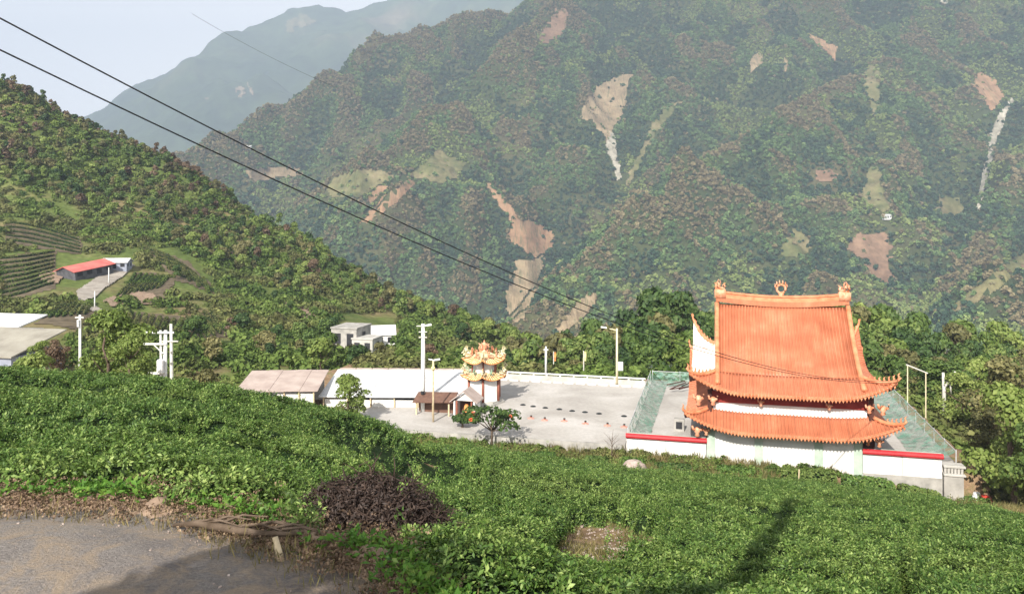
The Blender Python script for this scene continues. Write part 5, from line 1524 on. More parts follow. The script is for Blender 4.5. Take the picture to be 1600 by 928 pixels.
# fallen branch and stump stick on the road edge, dead brush
q = wpt(345, 842, 19.5)
t = thing('fallen_branch', 'long dark dead branch lying along the road edge', 'branch', (q.x, q.y, 19.52))
b = MB(); b.tube([(-.42, .14, .03), (-.2, .08, .07), (.05, 0, .06), (.3, -.06, .05), (.62, -.1, .06)], [.015, .03, .034, .026, .012], 8); b.build('limb', M['bark'], t, True)
for i in range(9):
    x = random.uniform(-.3, .5); b = MB(); y0 = .05 - .22 * x * .8; a = random.uniform(-.8, .8)
    b.tube([(x, y0, .07), (x + .18, y0 + .12 * a, .12), (x + .36, y0 + .2 * a, .09)], [.014, .01, .004], 5); b.build('twig', M['bark'], t)
q = wpt(440, 880, 19.5)
o = MB().tube([(0, 0, 0), (-.03, .02, .09), (-.06, .05, .17)], [.03, .026, .02], 7).build('stick', M['wood'], None, True); o.location = (q.x, q.y, 19.5); tag(o, 'short pale stick standing up from the road edge', 'stick')
def brush(name, label, q, rad, hgt, n, seed):
    r = np.random.default_rng(seed); b = MB(); qn = random.Random(seed)
    t = thing(name, label, 'brush', q)
    for i in range(n):
        a = qn.uniform(0, 6.28); k = rad * math.sqrt(qn.random()); x, y = math.cos(a) * k, math.sin(a) * k * .8
        z = hgt * (1 - (k / rad) ** 2) * qn.random(); d = Vector((qn.gauss(0, 1), qn.gauss(0, 1), qn.gauss(.3, .6))).normalized(); L = qn.uniform(.15, .4) * hgt * 1.2
        p = Vector((x, y, z)); m = p + d * L * .5 + Vector((qn.gauss(0, .03), qn.gauss(0, .03), .02)); b.tube([p, m, p + d * L], [.009, .006, .002], 3, False)
    tag(b.build('twigs', M['brushtwig'], t), kind='stuff')
    N_ = n * 9; dd = rand_dirs(N_, r); dd[:, 2] = np.abs(dd[:, 2]); rr = (r.random((N_, 1)) ** .5)
    pos = dd * rr * np.array([rad, rad * .8, hgt])
    sz = .014 + .026 * r.random(N_)
    v, f = leaf_quads(pos, dd + r.normal(size=(N_, 3)) * .6, rand_dirs(N_, r), sz * 1.4, sz * .5, .2)
    tag(link('dry_leaves', np_mesh('dry_leaves', v, f, M['deadtwig']), t), kind='stuff')
q = wpt(580, 835, 19.25)
brush('dead_brush', 'heap of dark dry brushwood between the road and the tea', (q.x - .12, q.y + .5, 19.05), .78, .55, 1800, 5)

# ------------------------------------------------------------------ trees
SPEC = {'dark': 'tree_dark', 'mid': 'tree_mid', 'light': 'tree_light', 'olive': 'tree_olive', 'rust': 'tree_rust'}
CROWN = {}; TRUNK = {}
for sp, mt in SPEC.items():
    for i in range(3):
        CROWN[sp, i] = crown_mesh('crown', lobes_round(0, 10, 4.2, 9, 10 * i + 3), 900, .95, M[mt], 600 + i)
        TRUNK[sp, i] = trunk_mesh('trunk', 10, .28, 20 + i)
for i in range(2): CROWN['cone', i] = crown_mesh('crown', lobes_cone(10, 3.0, i), 750, .8, M['tree_dark'], 640 + i); TRUNK['cone', i] = trunk_mesh('trunk', 12, .25, 60 + i, 0)
FINE = {}
def fine_crown(sp):
    if sp not in FINE:
        q = random.Random(5 + len(FINE)); L = []
        for i in range(26):
            a = q.uniform(0, 6.28); z = q.uniform(.12, .9); k = 3.6 * math.sqrt(q.random()) * math.sqrt(max(.1, 1 - (2 * z - .85) ** 2)); rr = q.uniform(.9, 1.7)
            L.append((math.cos(a) * k, math.sin(a) * k, z * 10, rr, rr * .9))
        FINE[sp] = crown_mesh('crown', L, 4200, .42, M[SPEC[sp]], 660 + len(FINE))
    return FINE[sp]
def tree(x, y, zb, h, w, sp, label, group=None, single=False, name='tree', idx=None, fine=False):
    k = (random.randrange(2) if sp == 'cone' else random.randrange(3)) if idx is None else idx
    t = thing(name, label, 'tree', (x, y, zb), random.uniform(0, 6.28), group)
    t.scale = (w / 8.4, w / 8.4, h / 10.0)
    link('trunk', TRUNK[sp, k], t); link('crown', fine_crown(sp) if fine else CROWN[sp, k], t)
    return t
SKY = np.array([(780, 520), (820, 520), (860, 515), (885, 500), (905, 490), (930, 485), (960, 480), (985, 462), (1005, 450), (1030, 450), (1060, 455), (1080, 470), (1100, 478), (1130, 470), (1180, 458), (1240, 456), (1300, 452), (1340, 458), (1380, 464), (1430, 476), (1480, 488), (1530, 494), (1600, 500), (1700, 505)], float)
LAB = {'dark': 'dark green round crowned tree in the wood behind the temple and plaza', 'mid': 'mid green bushy tree in the wood behind the temple and plaza', 'light': 'light green loose tree in the wood behind the temple and plaza',
       'olive': 'olive brown tree in the wood behind the temple and plaza', 'rust': 'reddish brown tree in the wood behind the temple and plaza', 'cone': 'dark pointed conifer showing above the wood behind the temple'}
n_t = 0
for i in range(128):
    px = 800 + 870 * ((i * 0.61803) % 1.0) + random.uniform(-8, 8)
    k = ((i * 0.7548) % 1.0)
    d = 113 + 62 * k
    x = (px - CXP) / F * d; zb = gz1(x, d)
    if px > 1500 and d < 118: continue
    top = float(np.interp(px, SKY[:, 0], SKY[:, 1])) + (1 - k) * (78 if px > 900 else 42) + random.uniform(-3, 10)
    ztop = CAMZ + (HOR - top) / F * d; h = ztop - zb
    if h < 2.0: continue
    if px < 892 and d < 152: continue
    sp = random.choices(['dark', 'mid', 'light', 'olive', 'rust'], [4, 4, 1.2, 2, .35])[0] if px < 1110 else random.choices(['dark', 'mid', 'light', 'olive', 'rust', 'cone'], [3, 4.5, 1.4, 1.2, .2, 1.2 if k > .6 else 0])[0]
    w = min(max(h * random.uniform(.62, .85), 3.2), 8.5) if sp != 'cone' else h * .34
    zone = 'behind the plaza parapet' if px < 1090 else ('behind the temple roof' if px < 1370 else 'right of the temple')
    far = 'at the back of the wood' if k > .5 else 'at the front of the wood'
    tree(x, d, zb, h, w, sp, LAB[sp].split(' in the wood')[0].split(' showing')[0] + ' ' + far + ' ' + zone, 'trees in the wood behind the temple'); n_t += 1
# singled out trees
def tree_px(px, ptop, pw, d, sp, label, zb=None, name='tree', idx=None):
    x = (px - CXP) / F * d; z0 = gz1(x, d) if zb is None else zb; h = CAMZ + (HOR - ptop) / F * d - z0
    w = pw / F * d
    if h > 1.35 * w: z0 += h - 1.35 * w; h = 1.35 * w
    return tree(x, d, z0, h * 1.04, w * 1.08, sp, label, None, False, name, idx, d < 125)
tree_px(1590, 612, 140, 66, 'light', 'big bright green tree at the right edge in front of the wood')
tree_px(1640, 640, 110, 60, 'mid', 'mid green tree cut by the right edge of the view above the lane')
tree_px(1580, 560, 120, 84, 'olive', 'yellowish olive tree behind the big bright tree at the right')
tree_px(1500, 585, 80, 92, 'light', 'round lime green tree right of the pollarded trunk')
tree_px(1545, 640, 60, 74, 'olive', 'small grey green tree between the right net and the big bright tree')
tree_px(1470, 560, 90, 105, 'mid', 'mid green tree behind the white pipe frame')
tree_px(1018, 450, 66, 150, 'dark', 'tallest dark round tree at the skyline left of the temple roof')
tree_px(1062, 457, 60, 148, 'dark', 'dark dense tree at the skyline touching the left temple eave')
tree_px(182, 490, 105, 66, 'light', 'big round green tree left of the transformer pole')
tree_px(205, 525, 70, 62, 'light', 'smaller green tree in front of the big round one by the transformer pole')
tree_px(88, 532, 42, 75, 'rust', 'small rusty brown tree at the corner of the left sheds')
tree_px(62, 535, 34, 72, 'light', 'small bright green bush tree beside the left sheds')
tree_px(545, 590, 66, 83.5, 'light', 'pale green loose tree in front of the white roofed shed')
tree_px(40, 560, 90, 60, 'light', 'light green tree just behind the left tea hill')
tree_px(320, 578, 80, 62, 'olive', 'olive shrub tree behind the crest right of the transformer pole')
# flowering tree and small ones at the plaza edge
def small_tree(px, ptop, pbase, pw, z, label, sp='mid', flowers=0):
    d = (CAMZ - z) * F / (pbase - HOR); x = (px - CXP) / F * d; h = (pbase - ptop) / F * d
    t = thing('flowering_tree' if flowers else 'young_tree', label, 'tree', (x, d, z))
    w = pw / F * d; r = random.Random(px)
    L = [(r.uniform(-.4, .4) * w, r.uniform(-.35, .35) * w, h * r.uniform(.45, .85), w * r.uniform(.14, .22), h * .15) for k in range(11)]
    b = MB(); b.tube([(0, 0, -.8), (.05, 0, h * .25), (-.05, 0, h * .5)], [.13, .1, .07], 7)
    for l in L: b.tube([(0, 0, h * .3), (l[0] * .5, l[1] * .5, l[2] * .75), (l[0], l[1], l[2])], [.06, .045, .02], 5)
    b.build('trunk', M['bark'], t, True)
    link('crown', crown_mesh('crown', L, 900, .34, M[SPEC[sp]], px), t)
    for k in range(flowers):
        l = L[k % len(L)]; fb = MB()
        for j in range(7):
            a = j * .9; p = Vector((l[0] + .12 * math.cos(a), l[1] - l[3] * .9 + .08 * math.sin(a * 2), l[2] + .12 * math.sin(a) + l[4] * .3)); fb.lathe([(.03, -.06), (.1, 0), (.04, .06)], 0, 0, 5)
            for q_ in range(len(fb.v) - 15, len(fb.v)): fb.v[q_] = tuple(Vector(fb.v[q_]) + p)
        fb.build('blossom', M['flower'], t)
    return t
small_tree(768, 632, 691, 84, -.25, 'small tree with red blossom at the near edge of the plaza', 'mid', 3)
small_tree(722, 648, 668, 30, 0.0, 'low dark green shrub between the shrine hut and the blossom tree', 'dark')
# weeds on the bank below the walls
U = rng.uniform(-12, 56, 5200); V = rng.uniform(-9, -.35, 5200); X = AX + U * UX + V * VX; Y = AY + U * UY + V * VY; Z = ground_z(X, Y)
qx, qy = project(X, Y, Z + .4); ok = ~inpoly(qx, qy, TEA_POLY) & (fbm(X * .5, Y * .5, 97) > .42) & (qx > 600)
sm = [crown_mesh('weed_clump', [(0, 0, .2, .35, .3), (.25, .1, .15, .25, .22)], 60, .17, M['hillshrub'], 870 + i) for i in range(3)]
r_ = np.zeros((ok.sum(), 3)); r_[:, 2] = rng.random(ok.sum()) * 6.28
scatter('bank_weeds', np.c_[X, Y, Z][ok], r_, rng.uniform(.5, 1.4, ok.sum()), sm)
# bare sapling on the bank
q = on_ground(956, 720)
t = thing('bare_sapling', 'thin bare sapling on the grass bank below the plaza', 'sapling', q)
b = MB(); b.tube([(0, 0, -.2), (0, 0, 1.2), (.05, 0, 2.2)], [.05, .04, .02], 6)
for i in range(12):
    a = i * 2.4; z = .9 + i * .1; b.tube([(0, 0, z), (math.cos(a) * .5, math.sin(a) * .5, z + .5), (math.cos(a) * .8, math.sin(a) * .8, z + .75)], [.02, .012, .005], 4)
b.build('stem', M['bark'], t)
# clipped tea bushes along the top of the field
def hedge(pts, w, h, mat, n, lsz, seed, name='tea_bush', label='', cat='bush', group=None):
    """rounded clipped bush along world points; body and leaf skin"""
    r = np.random.default_rng(seed); pts = [Vector(p) for p in pts]; c = sum(pts, Vector()) / len(pts)
    t = thing(name, label, cat, c, 0, group)
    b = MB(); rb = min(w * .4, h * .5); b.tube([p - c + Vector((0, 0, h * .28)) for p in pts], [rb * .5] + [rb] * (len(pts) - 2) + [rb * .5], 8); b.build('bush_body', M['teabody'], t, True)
    seg = r.random(n) * (len(pts) - 1); i = np.minimum(seg.astype(int), len(pts) - 2); f = (seg - i)[:, None]
    pa = np.array([tuple(p - c) for p in pts]); base = pa[i] * (1 - f) + pa[i + 1] * f
    tn = pa[i + 1] - pa[i]; tn /= np.linalg.norm(tn, axis=1, keepdims=True); sdv = np.cross(tn, [0, 0, 1]); sdv /= np.linalg.norm(sdv, axis=1, keepdims=True)
    a = (r.random(n)) * math.pi; end = np.sqrt(np.clip(np.minimum(seg, len(pts) - 1 - seg) / .5, 0.05, 1))[:, None]
    off = sdv * (np.cos(a) * w * .5)[:, None] * end + np.array([0, 0, 1]) * ((np.sin(a) ** .6) * h)[:, None] * (.55 + .45 * end)
    pos = base + off * (.9 + .18 * r.random((n, 1)))
    sz = lsz * (.6 + .8 * r.random(n))
    v, ff = leaf_quads(pos, off + r.normal(size=(n, 3)) * .5 * h, rand_dirs(n, r), sz, sz * .7, .2)
    link('foliage', np_mesh('foliage', v, ff, mat), t)
    return t
for j, (p0_, p1_, w_, hh_) in enumerate([((838, 720), (868, 722), 1.6, .8), (( 912, 727), (950, 729), 1.6, .8), ((968, 729), (1008, 732), 1.6, .8), ((1020, 738), (1082, 741), 1.7, .8), ((1118, 743), (1180, 750), 1.7, .9), ((1215, 752), (1305, 752), 1.8, 1.0), ((1316, 758), (1395, 766), 1.8, .9), ((1405, 772), (1470, 786), 1.8, .9), ((1495, 793), (1560, 797), 1.9, .9)]):
    pts = []
    for s_ in np.linspace(0, 1, 6):
        q = on_ground(p0_[0] + (p1_[0] - p0_[0]) * s_, p0_[1] + (p1_[1] - p0_[1]) * s_)
        if q is not None: pts.append(q)
    if len(pts) > 2: hedge(pts, w_, hh_, M['tree_mid'] if j % 2 else M['tea'], 1100, .2, 700 + j, 'clipped_tea_bush', 'clipped tea bush below the white walls, %s from the left' % (places + ['ninth'])[j], 'bush', 'clipped bushes below the walls')

# ------------------------------------------------------------------ left hillside: houses, tea rows, wood
def house(name, label, q, L, D, H, rz, roofmat, wallmat, kind='gable', rise=1.2, over=.4, openings=3):
    t = thing(name, label, 'house', (q.x, q.y, q.z), rz)
    MB().box(-L / 2, L / 2, -D / 2, D / 2, -2.5, H).build('wall', wallmat, t)
    if kind == 'gable':
        for sgn in (-1, 1):
            v = [(-L / 2 - over, 0, H + rise), (L / 2 + over, 0, H + rise), (L / 2 + over, sgn * (D / 2 + over), H - .15), (-L / 2 - over, sgn * (D / 2 + over), H - .15)]
            v2 = [(x, y, z + .15) for x, y, z in v]; b = MB(); b.add(v + v2, [(0, 1, 2, 3), (7, 6, 5, 4), (0, 4, 5, 1), (1, 5, 6, 2), (2, 6, 7, 3), (3, 7, 4, 0)]); b.build('roof', roofmat, t)
        b = MB()
        for x in (-L / 2, L / 2): b.add([(x - .05, -D / 2, H), (x - .05, D / 2, H), (x - .05, 0, H + rise - .02), (x + .05, -D / 2, H), (x + .05, D / 2, H), (x + .05, 0, H + rise - .02)], [(0, 1, 2), (5, 4, 3), (0, 3, 4, 1), (1, 4, 5, 2), (2, 5, 3, 0)])
        b.build('gable', wallmat, t)
    elif kind == 'slope':
        v = [(-L / 2 - over, -D / 2 - over, H), (L / 2 + over, -D / 2 - over, H), (L / 2 + over, D / 2 + over, H + rise), (-L / 2 - over, D / 2 + over, H + rise)]
        v2 = [(x, y, z + .18) for x, y, z in v]; b = MB(); b.add(v + v2, [(3, 2, 1, 0), (4, 5, 6, 7), (0, 1, 5, 4), (1, 2, 6, 5), (2, 3, 7, 6), (3, 0, 4, 7)]); b.build('roof', roofmat, t)
    else:
        MB().bbox(-L / 2 - .15, L / 2 + .15, -D / 2 - .15, D / 2 + .15, H + .003, H + .25, .04).build('roof', roofmat, t)
    n = openings
    for i in range(n):
        x = -L / 2 + L * (i + .5) / n
        o = MB().box(x - L / n * .26, x + L / n * .26, -D / 2 - .06, -D / 2 - .004, .3 if i == n // 2 else H * .35, H * .8).build('door' if i == n // 2 else 'window', M['dark_open'], t)
    for i in range(max(1, n - 1)):
        y = -D / 2 + D * (i + .5) / max(1, n - 1)
        MB().box(L / 2 + .004, L / 2 + .06, y - D / n * .2, y + D / n * .2, H * .35, H * .8).build('window', M['dark_open'], t)
    return t
q = on_hill(134, 430)
hh_ = house('red_roofed_house', 'long house with a faded red sheet roof on the left hillside', q, 11.5, 7.5, 2.2, 1.12, M['red_roof'], M['shade_wall'], 'gable', 1.2, .6, 4)
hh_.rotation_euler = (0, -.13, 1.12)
q = on_hill(183, 420); house('white_roofed_house', 'small white roofed house beside the red roofed one', q, 6.6, 5.0, 2.0, .15, M['white_sheet'], M['blue_wall'], 'gable', .9, .4, 3)
q = P(2, 560, 108); house('beige_shed', 'broad shed with a beige sheet roof and blue grey end wall at the left edge', Vector((q.x, q.y, -2.2)), 11.5, 8.5, 5.5, -.22, M['beige_roof'], M['blue_wall'], 'slope', 2.2, .4, 2)
q = P(-22, 520, 124); house('white_shed', 'white roofed shed behind the beige one at the left edge', Vector((q.x, q.y, -2.0)), 13, 8.5, 5.6, -.2, M['white_sheet'], M['white_wall'], 'slope', 1.9, .4, 2)
q = on_hill(549, 546); house('concrete_building', 'grey concrete farm building with dark openings amid the trees below the hillside', q, 5.6, 7, 4.8, -.25, M['grey_concrete'], M['grey_concrete'], 'flat', 0, .2, 2)
q = on_hill(594, 540); house('white_house', 'small white house with a pale roof right of the grey farm building', q, 6.2, 5, 2.8, .2, M['white_sheet'], M['white_wall'], 'gable', 1.6, .3, 3)
q = on_hill(574, 552); house('concrete_annex', 'low pale concrete annex between the grey farm building and the white house', q, 4.5, 5, 3.2, -.25, M['concrete'], M['concrete'], 'flat', 0, .2, 2)
for i, (px, py, nm, lab) in enumerate([(1305, 341, 'far_house', 'tiny white house at the foot of the narrow field across the valley'), (388, 232, 'far_house', 'tiny white farmhouse on the spur at the left of the far valley side')]):
    h_ = MBV.ray_cast(Vector((0, 0, CAMZ)), ray(px + (80 if i == 0 else 0), py).normalized())[0]
    if h_: house(nm, lab, h_, 12, 8, 4, .2, M['white_sheet'], M['white_wall'], 'gable', 2, .4, 3)
drape('yard', HB, [(122, 470), (118, 456), (150, 435), (168, 420), (200, 408), (212, 416), (190, 436), (165, 452), (150, 468)], M['track'], 1.5, .35, 1.0, 31, 30)
drape('farm_track', HB, [(122, 468), (136, 462), (138, 472), (158, 484), (182, 492), (178, 498), (150, 491), (124, 480), (118, 474)], M['track'], 1.2, .4, .8, 37, 30)
drape('bare_slope', HB, [(160, 470), (200, 455), (240, 460), (260, 475), (210, 478), (170, 482)], M['soil'], 1.6, .4, 4, 41, 30)
drape('bare_slope', HB, [(445, 470), (470, 478), (505, 492), (500, 505), (465, 495), (445, 485)], M['soil'], 1.6, .4, 4, 43, 30)
drape('bare_slope', HB, [(60, 432), (85, 425), (100, 432), (95, 445), (70, 442)], M['soil'], 1.6, .4, 4, 47, 30)
for px, yt, yb, lab in ((170, 418, 444, 'thin white pole in the yard of the red roofed house'), (148, 455, 482, 'thin white pole at the bend of the farm track')):
    q = on_hill(px, yb); h_ = (yb - yt) / F * q.y
    o = MB().tube([(0, 0, -.3), (0, 0, h_)], [.16, .1], 6).build('thin_pole', M['pole_white'], None, True); o.location = q; tag(o, lab, 'pole')

# bare soil under the terraced tea rows
M['terrace'] = surf('terrace_soil', (0.075, 0.06, 0.04), (0.15, 0.12, 0.08), .5, .95, .1)
for i, zz in enumerate(([(-8, 402), (88, 390), (90, 452), (-8, 478)], [(4, 345), (130, 372), (130, 400), (8, 382)], [(50, 505), (120, 462), (165, 496), (130, 520)], [(180, 470), (212, 424), (285, 432), (258, 466)], [(192, 520), (204, 486), (310, 496), (300, 528)], [(220, 385), (300, 410), (350, 465), (275, 440)], [(278, 502), (326, 485), (362, 525), (310, 540)])):
    drape('terrace', HB, zz, M['terrace'], 2.5, .15, 3, 51 + i * 4, 40)
SLOPE = [(798, 585), (826, 566), (858, 556), (900, 546), (932, 538), (930, 546), (898, 560), (872, 572), (850, 584)]
drape('dirt_slope', GB, SLOPE, M['track'], 2.0, .15, 3, 61, 40); drape('dirt_slope', HB, SLOPE, M['track'], 2.0, .15, 3, 61, 40)
# terraced tea rows, each a thing
ROWS = []
for i in range(9): ROWS.append([(0 - 5, 406 + i * 8.0), (40, 402 + i * 7.0), (85, 394 + i * 6.0)])
for i in range(5): ROWS.append([(10, 348 + i * 7), (45, 352 + i * 7), (85, 362 + i * 6.5), (125, 376 + i * 5)])
for i in range(8): ROWS.append([(55 + i * 11, 500 - i * 1.0), (85 + i * 8.5, 480 - i * 1.0), (108 + i * 5, 468 + i * 2)])
for i in range(8): ROWS.append([(182 + i * 9, 466 - i * 2), (200 + i * 9, 448 - i * 2), (212 + i * 9, 428 + i * 1)])
for i in range(9): ROWS.append([(196 + i * 11, 514 + i * 1), (203 + i * 11, 502 + i * 1), (206 + i * 11, 490 + i * 2)])
for i in range(6): ROWS.append([(225 + i * 9, 388 + i * 8), (260 + i * 9, 400 + i * 8), (300 + i * 8, 425 + i * 7)])
for i in range(6): ROWS.append([(282 + i * 9, 500 - i * 3), (300 + i * 8, 515 - i * 2), (305 + i * 10, 535 - i * 3)])
BLOCKS = [(9, 'left of the red roofed house'), (5, 'above the red roofed house'), (8, 'between the left sheds and the farm track'), (8, 'right of the yard of the red roofed house'), (9, 'above the transformer pole'), (6, 'on the open slope right of the yard'), (6, 'on the slope right of the transformer pole'), (12, 'running down towards the grey farm buildings')]
ORD = ['first', 'second', 'third', 'fourth', 'fifth', 'sixth', 'seventh', 'eighth', 'ninth', 'tenth', 'eleventh', 'twelfth']
def row_label(i):
    for n_, txt in BLOCKS:
        if i < n_: return '%s tea hedge row of the terrace %s' % (ORD[i], txt)
        i -= n_
for i in range(12): ROWS.append([(212 + 15 * i, 376 + 8.5 * i), (217 + 15 * i, 386 + 8.8 * i), (221 + 15 * i, 396 + 9 * i)])
nrow = 0
for i, rl in enumerate(ROWS):
    rl = np.array(rl, float); t = np.linspace(0, 1, 9); s_ = np.linspace(0, 1, len(rl))
    pts = []
    for a in t:
        q = on_hill(float(np.interp(a, s_, rl[:, 0])), float(np.interp(a, s_, rl[:, 1])))
        if q is not None and q.y < 330: pts.append(q)
    if len(pts) < 5: continue
    hedge(pts, 1.0, .95, M['hillshrub'], 480, .32, 900 + i, 'tea_row', row_label(i), 'tea row', 'terraced tea rows on the left hillside'); nrow += 1
print('tea rows', nrow)

# wood and shrubs on the hill
hn = hg.shape
ci = rng.uniform(0.5, hn[0] - 1.5, 60000); cj = rng.uniform(4, hn[1] - 20, 60000)
i0 = ci.astype(int); j0 = cj.astype(int); fi = (ci - i0)[:, None]; fj = (cj - j0)[:, None]
hp_ = (hg[i0, j0] * (1 - fi) * (1 - fj) + hg[i0 + 1, j0] * fi * (1 - fj) + hg[i0, j0 + 1] * (1 - fi) * fj + hg[i0 + 1, j0 + 1] * fi * fj)
# even density: thin by local cell area
e1 = hg[i0 + 1, j0] - hg[i0, j0]; e2 = hg[i0, j0 + 1] - hg[i0, j0]
area = np.linalg.norm(np.cross(e1, e2), axis=1); pick = rng.random(len(ci)) < area / np.percentile(area, 95)
hp_ = hp_[pick]; jr = cj[pick] / hn[1]
qx, qy = project(hp_[:, 0], hp_[:, 1], hp_[:, 2])
inview = (qx > -130) & (qx < 980) & (hp_[:, 1] < 480)
WOOD = [(-300, -50), (300, 150), (600, 400), (900, 520), (900, 560), (760, 545), (650, 525), (560, 490), (470, 475), (380, 425), (290, 395), (200, 355), (120, 322), (60, 300), (0, 275), (-300, 230)]
wob = 16 * (fbm(qx / 40, qy / 40, 9) - .5)
wood = inpoly(qx, qy + wob, WOOD)
BELT = [(230, 600), (330, 545), (430, 530), (520, 545), (640, 560), (800, 560), (900, 590), (700, 600), (400, 610)]
HOUSES = [[(95, 400), (215, 398), (225, 425), (190, 445), (182, 500), (118, 486), (110, 460), (95, 448)], [(528, 490), (622, 490), (632, 548), (590, 560), (528, 552)], [(-60, 490), (95, 490), (110, 560), (-60, 575)], [(800, 552), (895, 540), (900, 562), (800, 590)]]
nofree = np.zeros(len(qx), bool)
for hpoly in HOUSES: nofree |= inpoly(qx, qy, hpoly)
rowz = np.zeros(len(qx), bool)
for zz in ([(0, 398), (125, 385), (110, 470), (0, 470)], [(10, 345), (130, 372), (130, 400), (20, 385)], [(50, 505), (120, 462), (170, 500), (130, 520)], [(178, 470), (215, 420), (290, 435), (260, 470)], [(190, 520), (200, 485), (310, 495), (310, 530)], [(220, 385), (300, 400), (360, 470), (290, 460)], [(280, 500), (330, 480), (370, 540), (300, 545)]):
    rowz |= inpoly(qx, qy, zz)
fpx, fpy = qx, qy
wsel = np.nonzero(inview & wood & ~nofree)[0]
# thin to about one tree per 4.5 m cell
cell = {}
keepw = []
for k in wsel:
    key = (int(hp_[k, 0] // 3.9), int(hp_[k, 1] // 3.9))
    if key in cell: continue
    if qy[k] > 330 and fbm(hp_[k:k + 1, 0] / 26, hp_[k:k + 1, 1] / 26, 29, 3)[0] > .53: continue
    cell[key] = 1; keepw.append(k)
keepw = np.array(keepw)
order = keepw[np.argsort(hp_[keepw, 1] + rng.normal(size=len(keepw)) * 60)]
single, mass = order[:105], order[105:]
print('hill wood', len(keepw), 'single', len(single))
rustn = fbm(hp_[:, 0] / 45, hp_[:, 1] / 45, 19, 3)
def hspec(k):
    r_ = rustn[k]
    rusty = (240 < qx[k] < 350 and 225 < qy[k] < 310) or (qx[k] < 60 and 180 < qy[k] < 260)
    if rusty: return random.choices(['rust', 'olive', 'dark'], [3, 1.5, 1])[0]
    if qy[k] < 150 + .42 * qx[k]: return random.choices(['dark', 'mid', 'light', 'olive', 'rust'], [2.2, 1.6, .9, 4, 2.4])[0]
    return random.choices(['dark', 'mid', 'light', 'olive', 'rust'], [.9, 2.4, 3.6, 2.8, .9 if r_ > .55 else .25])[0]
HL = {'dark': 'dark green tree in the wood on the left hillside', 'mid': 'mid green tree in the wood on the left hillside', 'light': 'light green tree in the wood on the left hillside', 'olive': 'olive brown tree in the wood on the left hillside', 'rust': 'rust red tree in the wood on the left hillside'}
for k in single:
    sp = hspec(k); h = random.uniform(3.8, 7.6); x, y, z = hp_[k]
    zone = 'foot of the hillside wood' if qx[k] > 560 else ('middle of the hillside wood' if qx[k] > 300 else 'hillside wood above the terraces')
    size = 'tall' if h > 5.7 else 'low'
    tree(x, y, z - .5, h, h * random.uniform(.65, .9), sp, size + ' ' + HL[sp].split(' tree')[0] + ' tree in the ' + zone, 'trees in the wood on the left hillside')
for sp in SPEC:
    sel = [k for k in mass if hspec(k) == sp] if False else None
spm = np.array([hspec(k) for k in mass])
for sp in SPEC:
    sel = mass[spm == sp]
    if len(sel) == 0: continue
    protos = [crown_mesh('hill_crown', lobes_round(0, 7, 3.0, 4 + 2 * i, 70 + i + len(sp)), 260, .95, M[SPEC[sp]], 800 + i) for i in range(3)] + [crown_mesh('hill_crown', lobes_round(0, 9.5, 2.0, 7, 75), 220, .9, M[SPEC[sp]], 805), crown_mesh('hill_crown', [(0, 0, 2.2, 1.6, 1.6), (1.6, .6, 2.6, 1.4, 1.2), (-1.5, .5, 2.9, 1.3, 1.3), (.2, -1.4, 3.4, 1.2, 1.0), (-.8, 1.5, 4.0, 1.0, .9)], 200, .9, M[SPEC[sp]], 806)]
    r_ = np.zeros((len(sel), 3)); r_[:, 2] = rng.random(len(sel)) * 6.28
    scatter('hillside_wood', hp_[sel] - np.array([0, 0, 1.6]), r_, rng.uniform(.36, 1.02, len(sel)), protos)
# shrubs elsewhere
ssel = np.nonzero(inview & ~nofree & ~rowz & (qy < 640))[0]
cell = {}; ks = []
for k in ssel:
    key = (int(hp_[k, 0] // 1.7), int(hp_[k, 1] // 1.7))
    if key in cell: continue
    cell[key] = 1; ks.append(k)
ks = np.array(ks); ks = ks[(fbm(hp_[ks, 0] / 9, hp_[ks, 1] / 9, 23, 3) > .36) | (rng.random(len(ks)) < .4)]
shr = [crown_mesh('shrub_clump', [(0, 0, .5, .9, .8), (.6, .2, .4, .6, .6), (-.5, .3, .45, .7, .6)], 70, .5, M['hillshrub'], 820 + i) for i in range(4)]
r_ = np.zeros((len(ks), 3)); r_[:, 2] = rng.random(len(ks)) * 6.28
scatter('hillside_shrubs', hp_[ks] - np.array([0, 0, .2]), r_, rng.uniform(.6, 1.7, len(ks)) ** 1.2, shr)
print('shrubs', len(ks))
# scattered trees on the open slope and in the gully behind the sheds
nb = 0
for i in range(60):
    if i < 36: px, py = random.uniform(300, 900), random.uniform(520, 588)
    else: px, py = random.uniform(0, 520), random.uniform(300, 560)
    if any(inpoly(np.array([px]), np.array([py]), hp__)[0] for hp__ in HOUSES): continue
    q = on_hill(px, py)
    if q is None or q.y > 330: continue
    sp = random.choices(['dark', 'mid', 'light', 'olive', 'rust'], [3, 3, 1.5, 2, .3])[0]; h = random.uniform(3.0, 6.0) * (1.0 if i < 36 else .8)
    tree(q.x, q.y, q.z - .3, h, h * random.uniform(.75, 1.0), sp, {'dark': 'dark green', 'mid': 'mid green', 'light': 'light green', 'olive': 'olive brown', 'rust': 'rust red'}[sp] + (' tree in the gully behind the plaza sheds' if i < 36 else ' tree standing on the open slope of the left hillside'), 'single trees on the open slope'); nb += 1
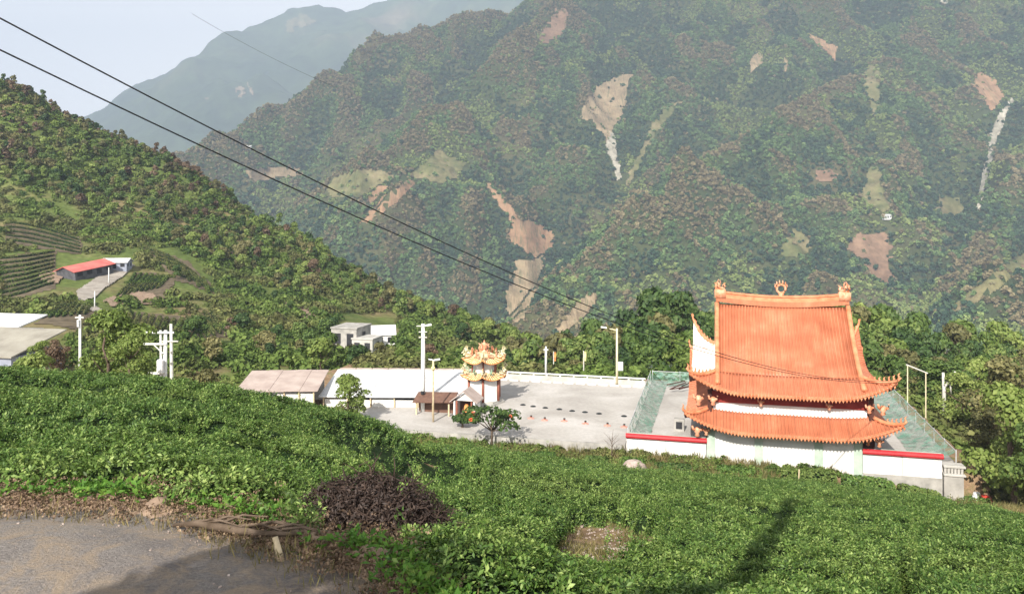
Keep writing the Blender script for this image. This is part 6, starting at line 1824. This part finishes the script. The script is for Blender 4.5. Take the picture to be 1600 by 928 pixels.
# shrubs on the ground behind and beside the yard
X = rng.uniform(-60, 95, 26000); Y = rng.uniform(40, 185, 26000)
u_, v_ = uv_of(X, Y); Z = ground_z(X, Y)
ok = ((v_ > 28) & (u_ < 20) & (u_ > -24)) | (v_ > 33) | (u_ > 52.5) | ((u_ < -24)) | ((u_ < -12) & (v_ > 21))
ok &= ~((v_ < -3) & (u_ > 20) & (u_ < 60)) & ~((v_ < 0) & (u_ < 10))
qx, qy = project(X, Y, Z); ok &= (qx > -60) & (qx < 1680) & ~inpoly(qx, qy, TEA_POLY)
ok &= ~inpoly(qx, qy, [(-60, 500), (95, 500), (110, 575), (-60, 600)]) & ~inpoly(qx, qy, [(805, 545), (900, 535), (905, 566), (800, 592)])
X, Y, Z = X[ok], Y[ok], Z[ok]
r_ = np.zeros((len(X), 3)); r_[:, 2] = rng.random(len(X)) * 6.28
scatter('yard_shrubs', np.c_[X, Y, Z - .2], r_, rng.uniform(.5, 1.5, len(X)), shr)

# roadside tree and pole that stand behind the camera and throw the shadows on the road and the tea
rt = tree(-4.9, -3.8, 19.5, 7.9, 3.2, 'mid', 'roadside tree beside the road behind the viewpoint', fine=True)
tree(-8.2, -5.6, 19.5, 8.8, 2.9, 'dark', 'small dark tree by the road behind the viewpoint', fine=True)
q = thing('roadside_pole', 'wooden utility pole beside the road behind the viewpoint', 'pole', (-2.1, -2.6, 19.4))
MB().tube([(0, 0, -.5), (0, 0, 18.0)], [.25, .23], 9).build('pole_shaft', M['bark'], q, True); MB().box(-.35, .35, -.36, -.24, 17.2, 17.36).build('crossarm', M['bark'], q)

# look-alike trees get the place they hold among their kind
ordn = ['first', 'second', 'third', 'fourth', 'fifth', 'sixth', 'seventh', 'eighth', 'ninth', 'tenth', 'eleventh', 'twelfth', 'thirteenth', 'fourteenth', 'fifteenth', 'sixteenth', 'seventeenth', 'eighteenth', 'nineteenth', 'twentieth']
same = {}
for o in scene.objects:
    if o.parent is None and o.get('group', '').startswith(('trees in the wood', 'single trees')): same.setdefault(o['label'], []).append(o)
for lab, objs in same.items():
    if len(objs) < 2 or len(objs) > 20: continue
    objs.sort(key=lambda o: o.location.x / max(o.location.y, 1))
    base = lab.replace('at the front of the wood', 'at the wood front').replace('at the back of the wood', 'at the wood back').replace('round crowned ', '')
    for o, nm in zip(objs, ordn): o['label'] = base + ', ' + nm + ' from left'
